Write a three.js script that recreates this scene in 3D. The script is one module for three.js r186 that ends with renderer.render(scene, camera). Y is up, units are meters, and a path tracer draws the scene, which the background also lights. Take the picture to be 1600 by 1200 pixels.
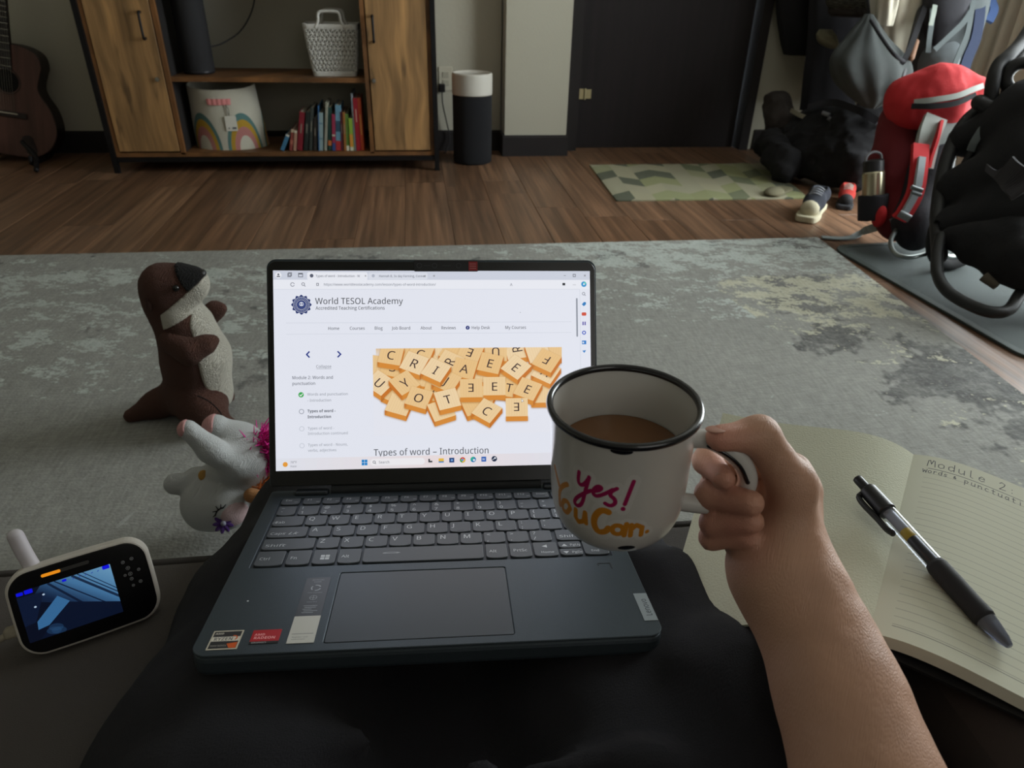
import * as THREE from 'three';
import { RoundedBoxGeometry } from 'three/addons/geometries/RoundedBoxGeometry.js';
import { mergeGeometries, mergeVertices } from 'three/addons/utils/BufferGeometryUtils.js';
import { RectAreaLightUniformsLib } from 'three/addons/lights/RectAreaLightUniformsLib.js';
import { ImprovedNoise } from 'three/addons/math/ImprovedNoise.js';

// ------------------------------------------------------------------ camera, sky, daylight, exposure
const scene = new THREE.Scene();
const EYE = new THREE.Vector3(0, 0.83, 0);                       // a phone held at chest height by somebody on a low sofa
const CX = new THREE.Vector3(0.991504, 0.021796, 0.12824), CY = new THREE.Vector3(0.046204, 0.862563, -0.503836), CZ = new THREE.Vector3(-0.121597, 0.50548, 0.854227);
const camera = new THREE.PerspectiveCamera(2 * Math.atan(600 / 1090) * 180 / Math.PI, 4 / 3, 0.02, 60);
camera.position.copy(EYE); camera.focus = 0.6; camera.userData.fStop = 13;
camera.quaternion.setFromRotationMatrix(new THREE.Matrix4().makeBasis(CX, CY, CZ));
scene.add(camera);
const renderer = new THREE.WebGLRenderer({ antialias: true });
renderer.toneMapping = THREE.LinearToneMapping;
renderer.toneMappingExposure = 1.45;
renderer.shadowMap.enabled = true;
RectAreaLightUniformsLib.init();
scene.background = new THREE.Color().setRGB(1.9, 2.15, 2.4);     // overcast daylight outside the glass door
const daylight = new THREE.RectAreaLight(new THREE.Color().setRGB(0.94, 1.0, 0.99), 6.0, 1.55, 1.85);
daylight.position.set(2.69, 1.1, -2.1); daylight.lookAt(0, 1.0, -2.1); daylight.name = 'daylight';
scene.add(daylight);
const daylight2 = new THREE.RectAreaLight(new THREE.Color().setRGB(1.0, 0.98, 0.93), 0.85, 1.3, 1.0);   // the dimmer window behind the sofa
daylight2.position.set(0.9, 1.5, 1.215); daylight2.lookAt(0.9, 1.3, -2); daylight2.name = 'daylight_rear';
scene.add(daylight2);

// ------------------------------------------------------------------ helpers
function rng(seed) { let s = seed >>> 0; return () => { s = (s + 0x6d2b79f5) | 0; let t = Math.imul(s ^ (s >>> 15), 1 | s); t = (t + Math.imul(t ^ (t >>> 7), 61 | t)) ^ t; return ((t ^ (t >>> 14)) >>> 0) / 4294967296; }; }
const V = (x, y, z) => new THREE.Vector3(x, y, z);
const noise = new ImprovedNoise();
const nz = (x, y, z = 0) => noise.noise(x, y, z);
const fbm = (x, y, z = 0, o = 4) => { let a = 0, w = 0.5, f = 1; for (let i = 0; i < o; i++) { a += w * nz(x * f, y * f, z + i * 7.3); w *= 0.5; f *= 2; } return a; };
const clamp = (x, a = 0, b = 1) => Math.min(b, Math.max(a, x));
const sstep = (a, b, x) => { const t = clamp((x - a) / (b - a)); return t * t * (3 - 2 * t); };
const lerp = (a, b, t) => a + (b - a) * t;
const at = (x, y, d) => EYE.clone().addScaledVector(CX, (x - 800) / 1090 * d).addScaledVector(CY, -(y - 600) / 1090 * d).addScaledVector(CZ, -d);   // a point d metres in front of the eye
const used = {};
function numbered(n) { const k = (used[n] = (used[n] ?? -1) + 1); return k ? n + '_' + String(k).padStart(3, '0') : n; }
function tag(o, label, category, group) { o.userData = { ...o.userData, label, category }; if (group) o.userData.group = group; return o; }
function thing(name, label, category, pos, group) { const g = new THREE.Group(); g.name = numbered(name); if (pos) g.position.copy(pos); scene.add(g); return tag(g, label, category, group); }
function part(parent, name, geo, mat, label) { const m = new THREE.Mesh(geo, mat); m.name = numbered(name); if (label) m.userData.label = label; parent.add(m); return m; }
function single(name, geo, mat, label, category, group) { const m = new THREE.Mesh(geo, mat); m.name = numbered(name); scene.add(m); return tag(m, label, category, group); }
function struct(name, geo, mat, parent) { const m = new THREE.Mesh(geo, mat); m.name = parent ? numbered(name) : name; (parent || scene).add(m); if (!parent) m.userData.kind = 'structure'; return m; }
const box = (w, h, d, x = 0, y = 0, z = 0) => new THREE.BoxGeometry(w, h, d).translate(x, y, z);
const rbox = (w, h, d, r, x = 0, y = 0, z = 0, s = 3) => new RoundedBoxGeometry(w, h, d, s, r).translate(x, y, z);
const cyl = (r0, r1, h, x = 0, y = 0, z = 0, n = 32) => new THREE.CylinderGeometry(r0, r1, h, n).translate(x, y, z);
const ball = (r, x = 0, y = 0, z = 0, sx = 1, sy = 1, sz = 1) => new THREE.SphereGeometry(r, 24, 16).scale(sx, sy, sz).translate(x, y, z);
const merge = (...g) => mergeGeometries(g.flat().map((q) => { const k = q.index ? q.toNonIndexed() : q; for (const n of Object.keys(k.attributes)) if (!['position', 'normal', 'uv'].includes(n)) k.deleteAttribute(n); return k; }));
const curve = (pts, closed = false, t = 0.5) => new THREE.CatmullRomCurve3(pts.map((p) => (p.isVector3 ? p : V(...p))), closed, 'catmullrom', t);
const tube = (pts, r, n = 40, closed = false, k = 10) => new THREE.TubeGeometry(curve(pts, closed), n, r, k, closed);
function capped(pts, r, n = 40, k = 10) { const p = pts.map((q) => (q.isVector3 ? q : V(...q))); return merge(tube(p, r, n, false, k), ball(r, p[0].x, p[0].y, p[0].z), ball(r, p.at(-1).x, p.at(-1).y, p.at(-1).z)); }
function rod(a, b, r, r2 = r, n = 12) { const A = a.isVector3 ? a : V(...a), B = b.isVector3 ? b : V(...b), d = B.clone().sub(A); return new THREE.CylinderGeometry(r2, r, d.length(), n).applyQuaternion(new THREE.Quaternion().setFromUnitVectors(V(0, 1, 0), d.clone().normalize())).translate(...A.clone().add(B).multiplyScalar(0.5).toArray()); }
function strap(pts, w, t, up = V(0, 1, 0), n = 40) {               // a flat band of real thickness along a curve; up is across the band
  const c = curve(pts), pos = [], idx = [], ring = 4, u = up.clone().normalize();
  for (let i = 0; i <= n; i++) {
    const p = c.getPoint(i / n), d = c.getTangent(i / n), s = u.clone().addScaledVector(d, -u.dot(d)).normalize(), q = new THREE.Vector3().crossVectors(d, s);
    for (const [a, b] of [[-1, -1], [1, -1], [1, 1], [-1, 1]]) pos.push(...p.clone().addScaledVector(s, a * w / 2).addScaledVector(q, b * t / 2).toArray());
  }
  for (let i = 0; i < n; i++) for (let k = 0; k < ring; k++) { const a = i * ring + k, b = i * ring + (k + 1) % ring; idx.push(a, b, b + ring, a, b + ring, a + ring); }
  const e = n * ring; idx.push(0, 2, 1, 0, 3, 2, e, e + 1, e + 2, e, e + 2, e + 3);
  const g = new THREE.BufferGeometry(); g.setAttribute('position', new THREE.Float32BufferAttribute(pos, 3)); g.setIndex(idx);
  const f = g.toNonIndexed(); f.computeVertexNormals(); f.setAttribute('uv', new THREE.Float32BufferAttribute(new Float32Array(f.attributes.position.count * 2), 2)); return f;
}
function roundRect(w, h, r, x = -w / 2, y = -h / 2) {
  const s = new THREE.Shape(), R = Array.isArray(r) ? r : [r, r, r, r];   // corners: x0y0, x1y0, x1y1, x0y1
  s.moveTo(x + R[0], y); s.lineTo(x + w - R[1], y); s.absarc(x + w - R[1], y + R[1], R[1], -Math.PI / 2, 0); s.lineTo(x + w, y + h - R[2]); s.absarc(x + w - R[2], y + h - R[2], R[2], 0, Math.PI / 2);
  s.lineTo(x + R[3], y + h); s.absarc(x + R[3], y + h - R[3], R[3], Math.PI / 2, Math.PI); s.lineTo(x, y + R[0]); s.absarc(x + R[0], y + R[0], R[0], Math.PI, Math.PI * 1.5); return s;
}
const slab = (shape, d, bevel = 0, seg = 2, cs = 8) => new THREE.ExtrudeGeometry(shape, { depth: d - 2 * bevel, bevelEnabled: bevel > 0, bevelThickness: bevel, bevelSize: bevel, bevelOffset: -bevel, bevelSegments: seg, curveSegments: cs }).translate(0, 0, bevel);
// signed-distance solids: tapered capsules joined by a smooth minimum, meshed with surface nets
function caps(bones, k) {
  const B = bones.map(([a, ra, b, rb]) => { const A = a.isVector3 ? a.toArray() : a, C = b.isVector3 ? b.toArray() : b, d = [C[0] - A[0], C[1] - A[1], C[2] - A[2]]; return [...A, ...d, 1 / Math.max(1e-12, d[0] ** 2 + d[1] ** 2 + d[2] ** 2), ra, rb - ra]; });
  return (x, y, z) => {
    let m = 1e3;
    for (const b of B) {
      const px = x - b[0], py = y - b[1], pz = z - b[2]; let t = (px * b[3] + py * b[4] + pz * b[5]) * b[6]; t = t < 0 ? 0 : t > 1 ? 1 : t;
      const qx = px - b[3] * t, qy = py - b[4] * t, qz = pz - b[5] * t, d = Math.sqrt(qx * qx + qy * qy + qz * qz) - b[7] - b[8] * t;
      const h = k - Math.abs(m - d); m = Math.min(m, d); if (h > 0) m -= h * h / (4 * k);
    }
    return m;
  };
}
const smin = (a, b, k) => { const h = Math.max(k - Math.abs(a - b), 0); return Math.min(a, b) - h * h / (4 * k); };
const ell = (c, r) => (x, y, z) => { const a = (x - c[0]) / r[0], b = (y - c[1]) / r[1], d = (z - c[2]) / r[2], k = Math.sqrt(a * a + b * b + d * d); return (k - 1) * Math.min(r[0], r[1], r[2]); };
function sdf(f, lo, hi, c) {
  const n = [0, 1, 2].map((i) => Math.ceil((hi[i] - lo[i]) / c) + 1), [nx, ny, nzz] = n, v = new Float32Array(nx * ny * nzz);
  let q = 0; for (let k = 0; k < nzz; k++) for (let j = 0; j < ny; j++) for (let i = 0; i < nx; i++) v[q++] = f(lo[0] + i * c, lo[1] + j * c, lo[2] + k * c);
  const cell = new Int32Array(v.length).fill(-1), pos = [], idx = [], sx = 1, sy = nx, sz = nx * ny, off = [0, sx, sy, sx + sy, sz, sx + sz, sy + sz, sx + sy + sz];
  const E = [[0, 1], [2, 3], [4, 5], [6, 7], [0, 2], [1, 3], [4, 6], [5, 7], [0, 4], [1, 5], [2, 6], [3, 7]];
  for (let k = 0; k < nzz - 1; k++) for (let j = 0; j < ny - 1; j++) for (let i = 0; i < nx - 1; i++) {
    const b = i + j * sy + k * sz; let mask = 0; for (let e = 0; e < 8; e++) if (v[b + off[e]] < 0) mask |= 1 << e;
    if (mask === 0 || mask === 255) continue;
    let x = 0, y = 0, z = 0, m = 0;
    for (const [e0, e1] of E) { const a = v[b + off[e0]], d = v[b + off[e1]]; if ((a < 0) === (d < 0)) continue; const t = a / (a - d); x += (e0 & 1) + t * ((e1 & 1) - (e0 & 1)); y += ((e0 >> 1) & 1) + t * (((e1 >> 1) & 1) - ((e0 >> 1) & 1)); z += (e0 >> 2) + t * ((e1 >> 2) - (e0 >> 2)); m++; }
    cell[b] = pos.length / 3; pos.push(lo[0] + (i + x / m) * c, lo[1] + (j + y / m) * c, lo[2] + (k + z / m) * c);
  }
  for (let k = 1; k < nzz - 1; k++) for (let j = 1; j < ny - 1; j++) for (let i = 1; i < nx - 1; i++) {
    const b = i + j * sy + k * sz, a = v[b] < 0;
    for (const [s, u, w] of [[sx, sy, sz], [sy, sz, sx], [sz, sx, sy]]) {
      const d = v[b + s] < 0; if (a === d) continue;
      const p0 = cell[b - u - w], p1 = cell[b - w], p2 = cell[b], p3 = cell[b - u]; if (p0 < 0 || p1 < 0 || p2 < 0 || p3 < 0) continue;
      if (a) idx.push(p0, p1, p2, p0, p2, p3); else idx.push(p0, p2, p1, p0, p3, p2);
    }
  }
  const g = new THREE.BufferGeometry(); g.setAttribute('position', new THREE.Float32BufferAttribute(pos, 3)); g.setIndex(idx); g.computeVertexNormals();
  const uv = new Float32Array(pos.length / 3 * 2); for (let i = 0; i < pos.length / 3; i++) { uv[2 * i] = pos[3 * i] + pos[3 * i + 2] * 0.7; uv[2 * i + 1] = pos[3 * i + 1] + pos[3 * i + 2] * 0.7; } g.setAttribute('uv', new THREE.BufferAttribute(uv, 2)); return g;
}
// a hanging or standing soft form: rings [y, cx, cz, half width, half depth] with folds running down it
function drape(rows, { n = 64, m = 40, amp = 0.05, count = 9, ph = 0, twist = 0.6, sq = 1 } = {}) {
  const pos = [], idx = [], uv = [];
  const val = (t, k) => { const f = t * (rows.length - 1), i = Math.min(rows.length - 2, Math.floor(f)), u = f - i, P = (j) => rows[clamp(j, 0, rows.length - 1)][k], a = P(i - 1), b = P(i), c = P(i + 1), d = P(i + 2); return 0.5 * (2 * b + (c - a) * u + (2 * a - 5 * b + 4 * c - d) * u * u + (3 * b - a - 3 * c + d) * u * u * u); };
  for (let j = 0; j <= m; j++) {
    const t = j / m, [y, cx, cz, hw, hd] = [0, 1, 2, 3, 4].map((k) => val(t, k));
    for (let i = 0; i < n; i++) {
      const a = i / n * Math.PI * 2, f = 1 + amp * (Math.sin(count * a + ph + twist * t * 4) * 0.6 + 1.4 * nz(Math.cos(a) * 2.2 + ph, t * 2.5, Math.sin(a) * 2.2)), p = (q) => Math.sign(q) * Math.abs(q) ** sq;
      pos.push(cx + p(Math.cos(a)) * hw * f, y, cz + p(Math.sin(a)) * hd * f); uv.push(i / n, t);
    }
  }
  for (let j = 0; j < m; j++) for (let i = 0; i < n; i++) { const a = j * n + i, b = j * n + (i + 1) % n; idx.push(a, b, b + n, a, b + n, a + n); }
  for (const j of [0, m]) { let x = 0, y = 0, z = 0; for (let i = 0; i < n; i++) { x += pos[(j * n + i) * 3]; y += pos[(j * n + i) * 3 + 1]; z += pos[(j * n + i) * 3 + 2]; } const c = pos.length / 3; pos.push(x / n, y / n, z / n); uv.push(0.5, j / m); for (let i = 0; i < n; i++) { const a = j * n + i, b = j * n + (i + 1) % n; if (j) idx.push(a, b, c); else idx.push(b, a, c); } }
  const g = new THREE.BufferGeometry(); g.setAttribute('position', new THREE.Float32BufferAttribute(pos, 3)); g.setAttribute('uv', new THREE.Float32BufferAttribute(uv, 2)); g.setIndex(idx); g.computeVertexNormals();
  if (rows[0][0] > rows.at(-1)[0]) return g; const k = g.index.array; for (let i = 0; i < k.length; i += 3) { const t = k[i]; k[i] = k[i + 1]; k[i + 1] = t; } g.computeVertexNormals(); return g;
}
function dataTex(w, h, f, srgb = true) {
  const d = new Uint8Array(w * h * 4);
  for (let j = 0; j < h; j++) for (let i = 0; i < w; i++) { const c = f(i / w, j / h), o = (j * w + i) * 4; d[o] = clamp(c[0]) * 255; d[o + 1] = clamp(c[1]) * 255; d[o + 2] = clamp(c[2]) * 255; d[o + 3] = 255; }
  const t = new THREE.DataTexture(d, w, h); t.magFilter = THREE.LinearFilter; t.minFilter = THREE.LinearMipmapLinearFilter; t.generateMipmaps = true; t.wrapS = t.wrapT = THREE.RepeatWrapping; if (srgb) t.colorSpace = THREE.SRGBColorSpace; t.needsUpdate = true; return t;
}
function canvasTex(w, h, draw) { const c = document.createElement('canvas'); c.width = w; c.height = h; const g = c.getContext('2d'); draw(g, w, h); const t = new THREE.CanvasTexture(c); t.colorSpace = THREE.SRGBColorSpace; t.anisotropy = 8; return t; }
const std = (color, roughness = 0.7, more = {}) => new THREE.MeshStandardMaterial({ color, roughness, ...more });
const grit = dataTex(256, 256, (u, v) => { const a = 0.5 + 0.9 * fbm(u * 60, v * 60, 1, 3); return [a, a, a]; }, false);
const weave = dataTex(256, 256, (u, v) => { const a = 0.5 + 0.25 * Math.sin(u * 402) * Math.sin(v * 402) + 0.5 * fbm(u * 40, v * 40, 5, 3); return [a, a, a]; }, false);
const rep = (t, x, y = x) => { const c = t.clone(); c.repeat.set(x, y); c.needsUpdate = true; return c; };
const cloth = (color, r = 0.95, k = 6, s = 0.0012) => std(color, r, { bumpMap: rep(weave, k), bumpScale: s });

// ------------------------------------------------------------------ the room
const wallPaint = std('#b4b0a0', 0.9, { bumpMap: rep(grit, 3), bumpScale: 0.0006 });
const darkWood = std('#2a2021', 0.85, { map: dataTex(128, 256, (u, v) => { const a = 0.1 + 0.04 * fbm(u * 30, v * 3, 2); return [a * 1.1, a * 0.86, a * 0.9]; }), color: '#ffffff' });
const trimPaint = std('#1d1818', 0.85);
const wallBox = (name, w, h, d, x, y, z) => struct(name, box(w, h, d, x, y, z), wallPaint);
const WZ = -3.93, PZ = -3.79, DZ = -3.98, RX = 2.72, TOP = 2.45;
wallBox('wall_far', 3.12, TOP, 0.2, -1.1, TOP / 2, WZ - 0.1);
const pil = struct('wall_pilaster', box(0.328, TOP, 0.39, 0.631, TOP / 2, PZ - 0.195), wallPaint);
wallBox('wall_far_2', 0.9, TOP, 0.2, 2.335, TOP / 2, WZ - 0.1);
wallBox('wall_far_3', 1.1, TOP - 2.07, 0.2, 1.345, (TOP + 2.07) / 2, WZ - 0.15);
wallBox('wall_left', 0.2, TOP, 5.6, -2.72, TOP / 2, -1.4);
wallBox('wall_near', 3.0, TOP, 0.2, -1.3, TOP / 2, 1.35); wallBox('wall_near_2', 1.3, TOP, 0.2, 2.25, TOP / 2, 1.35); wallBox('wall_near_3', 1.4, 0.95, 0.2, 0.9, 0.475, 1.35); wallBox('wall_near_4', 1.4, TOP - 2.05, 0.2, 0.9, (TOP + 2.05) / 2, 1.35);
wallBox('wall_right', 0.2, TOP, 1.24, RX + 0.1, TOP / 2, -3.51);
wallBox('wall_right_2', 0.2, TOP, 2.57, RX + 0.1, TOP / 2, -0.025);
wallBox('wall_right_3', 0.2, TOP - 2.1, 1.58, RX + 0.1, (TOP + 2.1) / 2, -2.1);
wallBox('wall_right_4', 0.2, 0.1, 1.58, RX + 0.1, 0.05, -2.1);
struct('ceiling', box(5.9, 0.2, 5.9, 0.02, TOP + 0.1, -1.45), std('#c9c6bc', 0.95));
const skirt = (name, w, x, z, t = 0.014) => { const s = new THREE.Shape(); s.moveTo(0, 0); s.lineTo(t, 0); s.lineTo(t, 0.094); s.lineTo(t * 0.5, 0.105); s.lineTo(0, 0.105); s.closePath(); struct(name, new THREE.ExtrudeGeometry(s, { depth: w, bevelEnabled: false }).rotateY(-Math.PI / 2).translate(x + w / 2, 0, z), trimPaint); };
skirt('baseboard_far', 3.06, -1.07, WZ); skirt('baseboard_pilaster', 0.35, 0.631, PZ); skirt('baseboard_far_2', 0.8, 2.31, WZ);
struct('trim_1', box(0.014, 0.105, 0.14, 0.46, 0.0525, -3.86), trimPaint); struct('trim_2', box(0.012, 0.105, 0.19, 0.801, 0.0525, -3.885), trimPaint);
{ // dark door with its frame and the lower of its hinges
  const d = new THREE.Group(); d.name = 'door_1'; d.userData.kind = 'structure'; scene.add(d);
  part(d, 'door_panel', merge(rbox(0.94, 2.045, 0.045, 0.004, 1.345, 1.0215, DZ - 0.022)), darkWood);
  part(d, 'door_frame', merge(box(0.075, 2.07, 0.16, 0.84, 1.035, DZ), box(0.05, 2.07, 0.16, 1.85, 1.035, DZ), box(1.06, 0.06, 0.16, 1.345, 2.055, DZ)), trimPaint);
  const brass = std('#cfc39a', 0.32, { metalness: 0.85 });
  for (const y of [0.283, 1.75]) { const h = part(d, 'hinge', merge(box(0.045, 0.052, 0.004, 0.895, y, DZ + 0.006), box(0.028, 0.046, 0.004, 0.945, y, DZ + 0.006)), brass); part(h, 'hinge_pin', cyl(0.006, 0.006, 0.056, 0.924, y, DZ + 0.01, 12), brass); }
}
{ // glass balcony door in the right-hand wall, the room's daylight
  const w = new THREE.Group(); w.name = 'window_1'; w.userData.kind = 'structure'; scene.add(w);
  const fm = std('#d8d8d4', 0.4), gl = new THREE.MeshPhysicalMaterial({ color: '#ffffff', roughness: 0.02, transmission: 1, thickness: 0 });
  for (const [z0, z1] of [[-2.89, -2.1], [-2.1, -1.31]]) {
    const zc = (z0 + z1) / 2, l = z1 - z0;
    part(w, 'window_frame', merge(box(0.05, 2.0, 0.06, RX + 0.06, 1.1, z0 + 0.03), box(0.05, 2.0, 0.06, RX + 0.06, 1.1, z1 - 0.03), box(0.05, 0.07, l, RX + 0.06, 0.135, zc), box(0.05, 0.06, l, RX + 0.06, 2.07, zc)), fm);
    part(w, 'window_pane', box(0.006, 1.87, l - 0.12, RX + 0.06, 1.105, zc), gl);
  }
}
{ // smaller window in the wall behind the sofa
  const w = new THREE.Group(); w.name = 'window_2'; w.userData.kind = 'structure'; scene.add(w);
  part(w, 'window_frame', merge(box(0.05, 1.1, 0.06, 0.225, 1.5, 1.33), box(0.05, 1.1, 0.06, 1.575, 1.5, 1.33), box(1.4, 0.05, 0.06, 0.9, 0.975, 1.33), box(1.4, 0.05, 0.06, 0.9, 2.025, 1.33), box(0.04, 1.0, 0.05, 0.9, 1.5, 1.33)), std('#d8d8d4', 0.4));
  part(w, 'window_pane', box(1.3, 1.0, 0.006, 0.9, 1.5, 1.35), new THREE.MeshPhysicalMaterial({ color: '#6f6c66', roughness: 0.4, transmission: 1, thickness: 0 }));
}
{ // plank floor: every plank a piece of its own
  const fl = new THREE.Group(); fl.name = 'floor'; fl.userData.kind = 'structure'; scene.add(fl);
  part(fl, 'subfloor', box(5.9, 0.1, 5.9, 0.02, -0.056, -1.45), std('#2b211b', 0.9));
  const r = rng(11), W = 0.1785, L = 1.22;
  const wood = dataTex(512, 1024, (u, v) => { const x = u * 8, y = v * 4, g = fbm(x * 3.2, y * 0.9 + 3, 1, 5), s = fbm(x * 14, y * 1.3, 4, 3), k = sstep(0.24, 0.5, fbm(x * 1.7, y * 0.8, 9, 4)), b = 0.44 + 0.24 * g + 0.1 * s - 0.17 * k; return [b * 1.1 + 0.03, b * 0.87 + 0.032, b * 0.7 + 0.032]; });
  const bump = dataTex(256, 512, (u, v) => { const a = 0.5 + 0.6 * fbm(u * 60, v * 6, 3, 3); return [a, a, a]; }, false);
  const mats = ['#e2d4c8', '#d8c8ba', '#eaddd0', '#cbbcae', '#decebe'].map((c) => new THREE.MeshStandardMaterial({ color: c, map: wood, roughness: 0.42, bumpMap: bump, bumpScale: 0.0008 }));
  const geos = []; for (let i = 0; i < 8; i++) { const g = slab(roundRect(W - 0.0014, L - 0.0016, 0.0008), 0.006, 0.0009, 1, 1).rotateX(-Math.PI / 2), p = g.attributes.position, uv = g.attributes.uv, ou = r(), ov = r(); for (let k = 0; k < p.count; k++) uv.setXY(k, ou + p.getX(k) / W / 4, ov + p.getZ(k) / L / 2); geos.push(g); }
  for (let c = -18; c <= 12; c++) {
    const x = 0.482 + (c - 0.5) * W; if (x < -2.7 || x > 2.8) continue;
    const o = r() * L; for (let k = -1; k < 5; k++) { const z = -4.03 + o + (k + 0.5) * L; if (z + L / 2 < -4.0 || z > 1.6) continue; const m = part(fl, 'plank', geos[Math.floor(r() * 8)], mats[Math.floor(r() * 5)]); m.position.set(x, -0.0062, z); }
  }
}
// ------------------------------------------------------------------ rugs and mats
function quadRug(P, h, tex) {                                          // corners far-left, far-right, near-right, near-left; rolled edges
  const nx = 60, ny = 60, pos = [], uv = [], idx = [];
  const put = (s, t, y) => { const x = lerp(lerp(P[0][0], P[1][0], s), lerp(P[3][0], P[2][0], s), t), z = lerp(lerp(P[0][1], P[1][1], s), lerp(P[3][1], P[2][1], s), t); pos.push(x, y, z); uv.push(s, 1 - t); };
  for (let j = 0; j <= ny; j++) for (let i = 0; i <= nx; i++) { const e = Math.min(i, nx - i, j, ny - j); put(i / nx, j / ny, e === 0 ? h * 0.72 : h); }
  for (let j = 0; j < ny; j++) for (let i = 0; i < nx; i++) { const a = j * (nx + 1) + i; idx.push(a, a + nx + 1, a + 1, a + 1, a + nx + 1, a + nx + 2); }
  const loop = []; for (let i = 0; i < nx; i++) loop.push([i / nx, 0]); for (let j = 0; j < ny; j++) loop.push([1, j / ny]); for (let i = nx; i > 0; i--) loop.push([i / nx, 1]); for (let j = ny; j > 0; j--) loop.push([0, j / ny]);
  const b = pos.length / 3, m = loop.length; for (const [s, t] of loop) { put(s, t, h * 0.72); put(s, t, 0.0005); }
  for (let k = 0; k < m; k++) { const a = b + 2 * k, c = b + 2 * ((k + 1) % m); idx.push(a, c, a + 1, c, c + 1, a + 1); }
  const g = new THREE.BufferGeometry(); g.setAttribute('position', new THREE.Float32BufferAttribute(pos, 3)); g.setAttribute('uv', new THREE.Float32BufferAttribute(uv, 2)); g.setIndex(idx); g.computeVertexNormals(); return g;
}
{
  const P = [[-1.95, -2.362], [1.479, -2.362], [1.31, -0.25], [-1.95, -0.25]], W = 3.4, H = 2.1;
  const tex = dataTex(2048, 1280, (u, v) => {
    const x = -1.95 + u * W, z = -0.25 - v * H, fib = 0.05 * nz(x * 150, z * 26, 4) + 0.05 * nz(x * 30, z * 170, 9) + 0.03 * nz(x * 320, z * 320, 2);
    const p = x * 0.94 + z * 0.34, q = z * 0.94 - x * 0.34, rag = 0.8 * fbm(p * 11, q * 16, 3, 5) + 0.5 * fbm(p * 46, q * 70, 5, 3) + 0.2 * nz(x * 150, z * 150, 8);
    const left = sstep(-1.3, -1.5, z) * (1 - sstep(-2.12, -2.25, z)) * (1 - sstep(-0.3, 0.1, x)), far = sstep(0.2, 0.6, x) * sstep(-1.5, -1.8, z), right = sstep(0.85, 1.15, x - 0.25 * (z + 1.5)) * sstep(-2.12, -1.85, z), edge = sstep(-2.02, -2.15, z);
    const lv = 0.42 - 0.36 * left - 0.34 * far - 0.2 * right - 0.2 * edge + 0.12 * fbm(x * 2.2, z * 2.2, 6, 2), light = sstep(lv, lv + 0.13, rag);
    const dn = fbm(x * 4 + 31, z * 5 + 7, 3, 5) + 0.3 * fbm(p * 40, q * 30, 11, 3), dl = 0.36 - 0.36 * right - 0.2 * edge - 0.08 * left, dark = sstep(dl, dl + 0.14, dn);
    const scr = sstep(0.5, 0.62, nz(p * 70, q * 14, 14)) * sstep(0.1, 0.3, fbm(x * 3, z * 3, 17, 2)) * 0.5, sp = sstep(0.42, 0.6, nz(x * 120, z * 120, 6)) * sstep(-0.05, 0.2, fbm(x * 7, z * 7, 12, 3)) * 0.45;
    const b = 0.575 + 0.05 * fbm(x * 3, z * 3, 1) + fib, hi = right > 0.5 ? [0.77, 0.76, 0.67] : [0.73, 0.76, 0.74];
    return [b * 1.0, b, b * 0.965].map((c, i) => lerp(lerp(lerp(c, 0.29 + fib, dark * clamp(0.62 + 0.9 * rag, 0.2, 0.85)), hi[i] + fib, light * 0.82), 0.72, Math.max(scr, sp)));
  });
  tex.wrapS = tex.wrapT = THREE.ClampToEdgeWrapping;
  const pile = dataTex(512, 512, (u, v) => { const a = 0.5 + 0.5 * fbm(u * 90, v * 90, 3, 3) ; return [a, a, a]; }, false);
  single('area_rug', quadRug(P, 0.011), new THREE.MeshStandardMaterial({ map: tex, roughness: 0.95, bumpMap: rep(pile, 7, 5), bumpScale: 0.0016 }), 'large grey distressed area rug with pale worn flecks on the wooden floor', 'rug');
}
{
  const tex = canvasTex(1024, 768, (g, w, h) => {                       // printed parallelograms in greens and cream
    g.fillStyle = '#96927a'; g.fillRect(0, 0, w, h); const r = rng(5), C = ['#83865c', '#9c977c', '#96927a', '#888c62', '#9a957c', '#4a4f40', '#96927a', '#8b8c6a', '#5d6348'];
    const cw = 204, ch = 150; for (let j = -1; j < 9; j++) for (let i = -1; i < 9; i++) for (let k = 0; k < 2; k++) { const s = k ? 1 : -1, x = i * cw + k * cw / 2, y = j * ch; g.fillStyle = C[Math.floor(r() * C.length)]; g.globalAlpha = 0.85; g.beginPath(); g.moveTo(x, y + (s > 0 ? 0 : ch / 2)); g.lineTo(x + cw / 2, y + (s > 0 ? ch / 2 : 0)); g.lineTo(x + cw / 2, y + (s > 0 ? ch * 1.5 : ch)); g.lineTo(x, y + (s > 0 ? ch : ch * 1.5)); g.closePath(); g.fill(); }
  });
  single('accent_rug', quadRug([[0.876, -3.55], [1.83, -3.55], [1.72, -2.895], [0.846, -2.9]], 0.008), new THREE.MeshStandardMaterial({ map: tex, roughness: 0.95, bumpMap: rep(weave, 6), bumpScale: 0.0015 }), 'small rug with green and cream geometric parallelograms before the dark door', 'rug');
  const s = roundRect(1.05, 0.9, [0.07, 0.03, 0.03, 0.07]);
  const mat = thing('floor_mat', 'grey ribbed floor mat with a raised border under the stroller', 'mat', V(2.03, 0, -1.86)); mat.rotation.y = 0.07;
  part(mat, 'mat_field', slab(s, 0.006, 0.002).rotateX(-Math.PI / 2).translate(0, 0.0005, 0), std('#565d5c', 0.95, { bumpMap: rep(weave, 12), bumpScale: 0.002 }));
  const e = roundRect(1.05, 0.9, [0.07, 0.03, 0.03, 0.07]), hole = roundRect(1.0, 0.85, [0.055, 0.02, 0.02, 0.055]); e.holes.push(hole);
  part(mat, 'mat_border', slab(e, 0.008, 0.002).rotateX(-Math.PI / 2).translate(0, 0.001, 0), std('#454d4b', 0.8));
}
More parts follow.
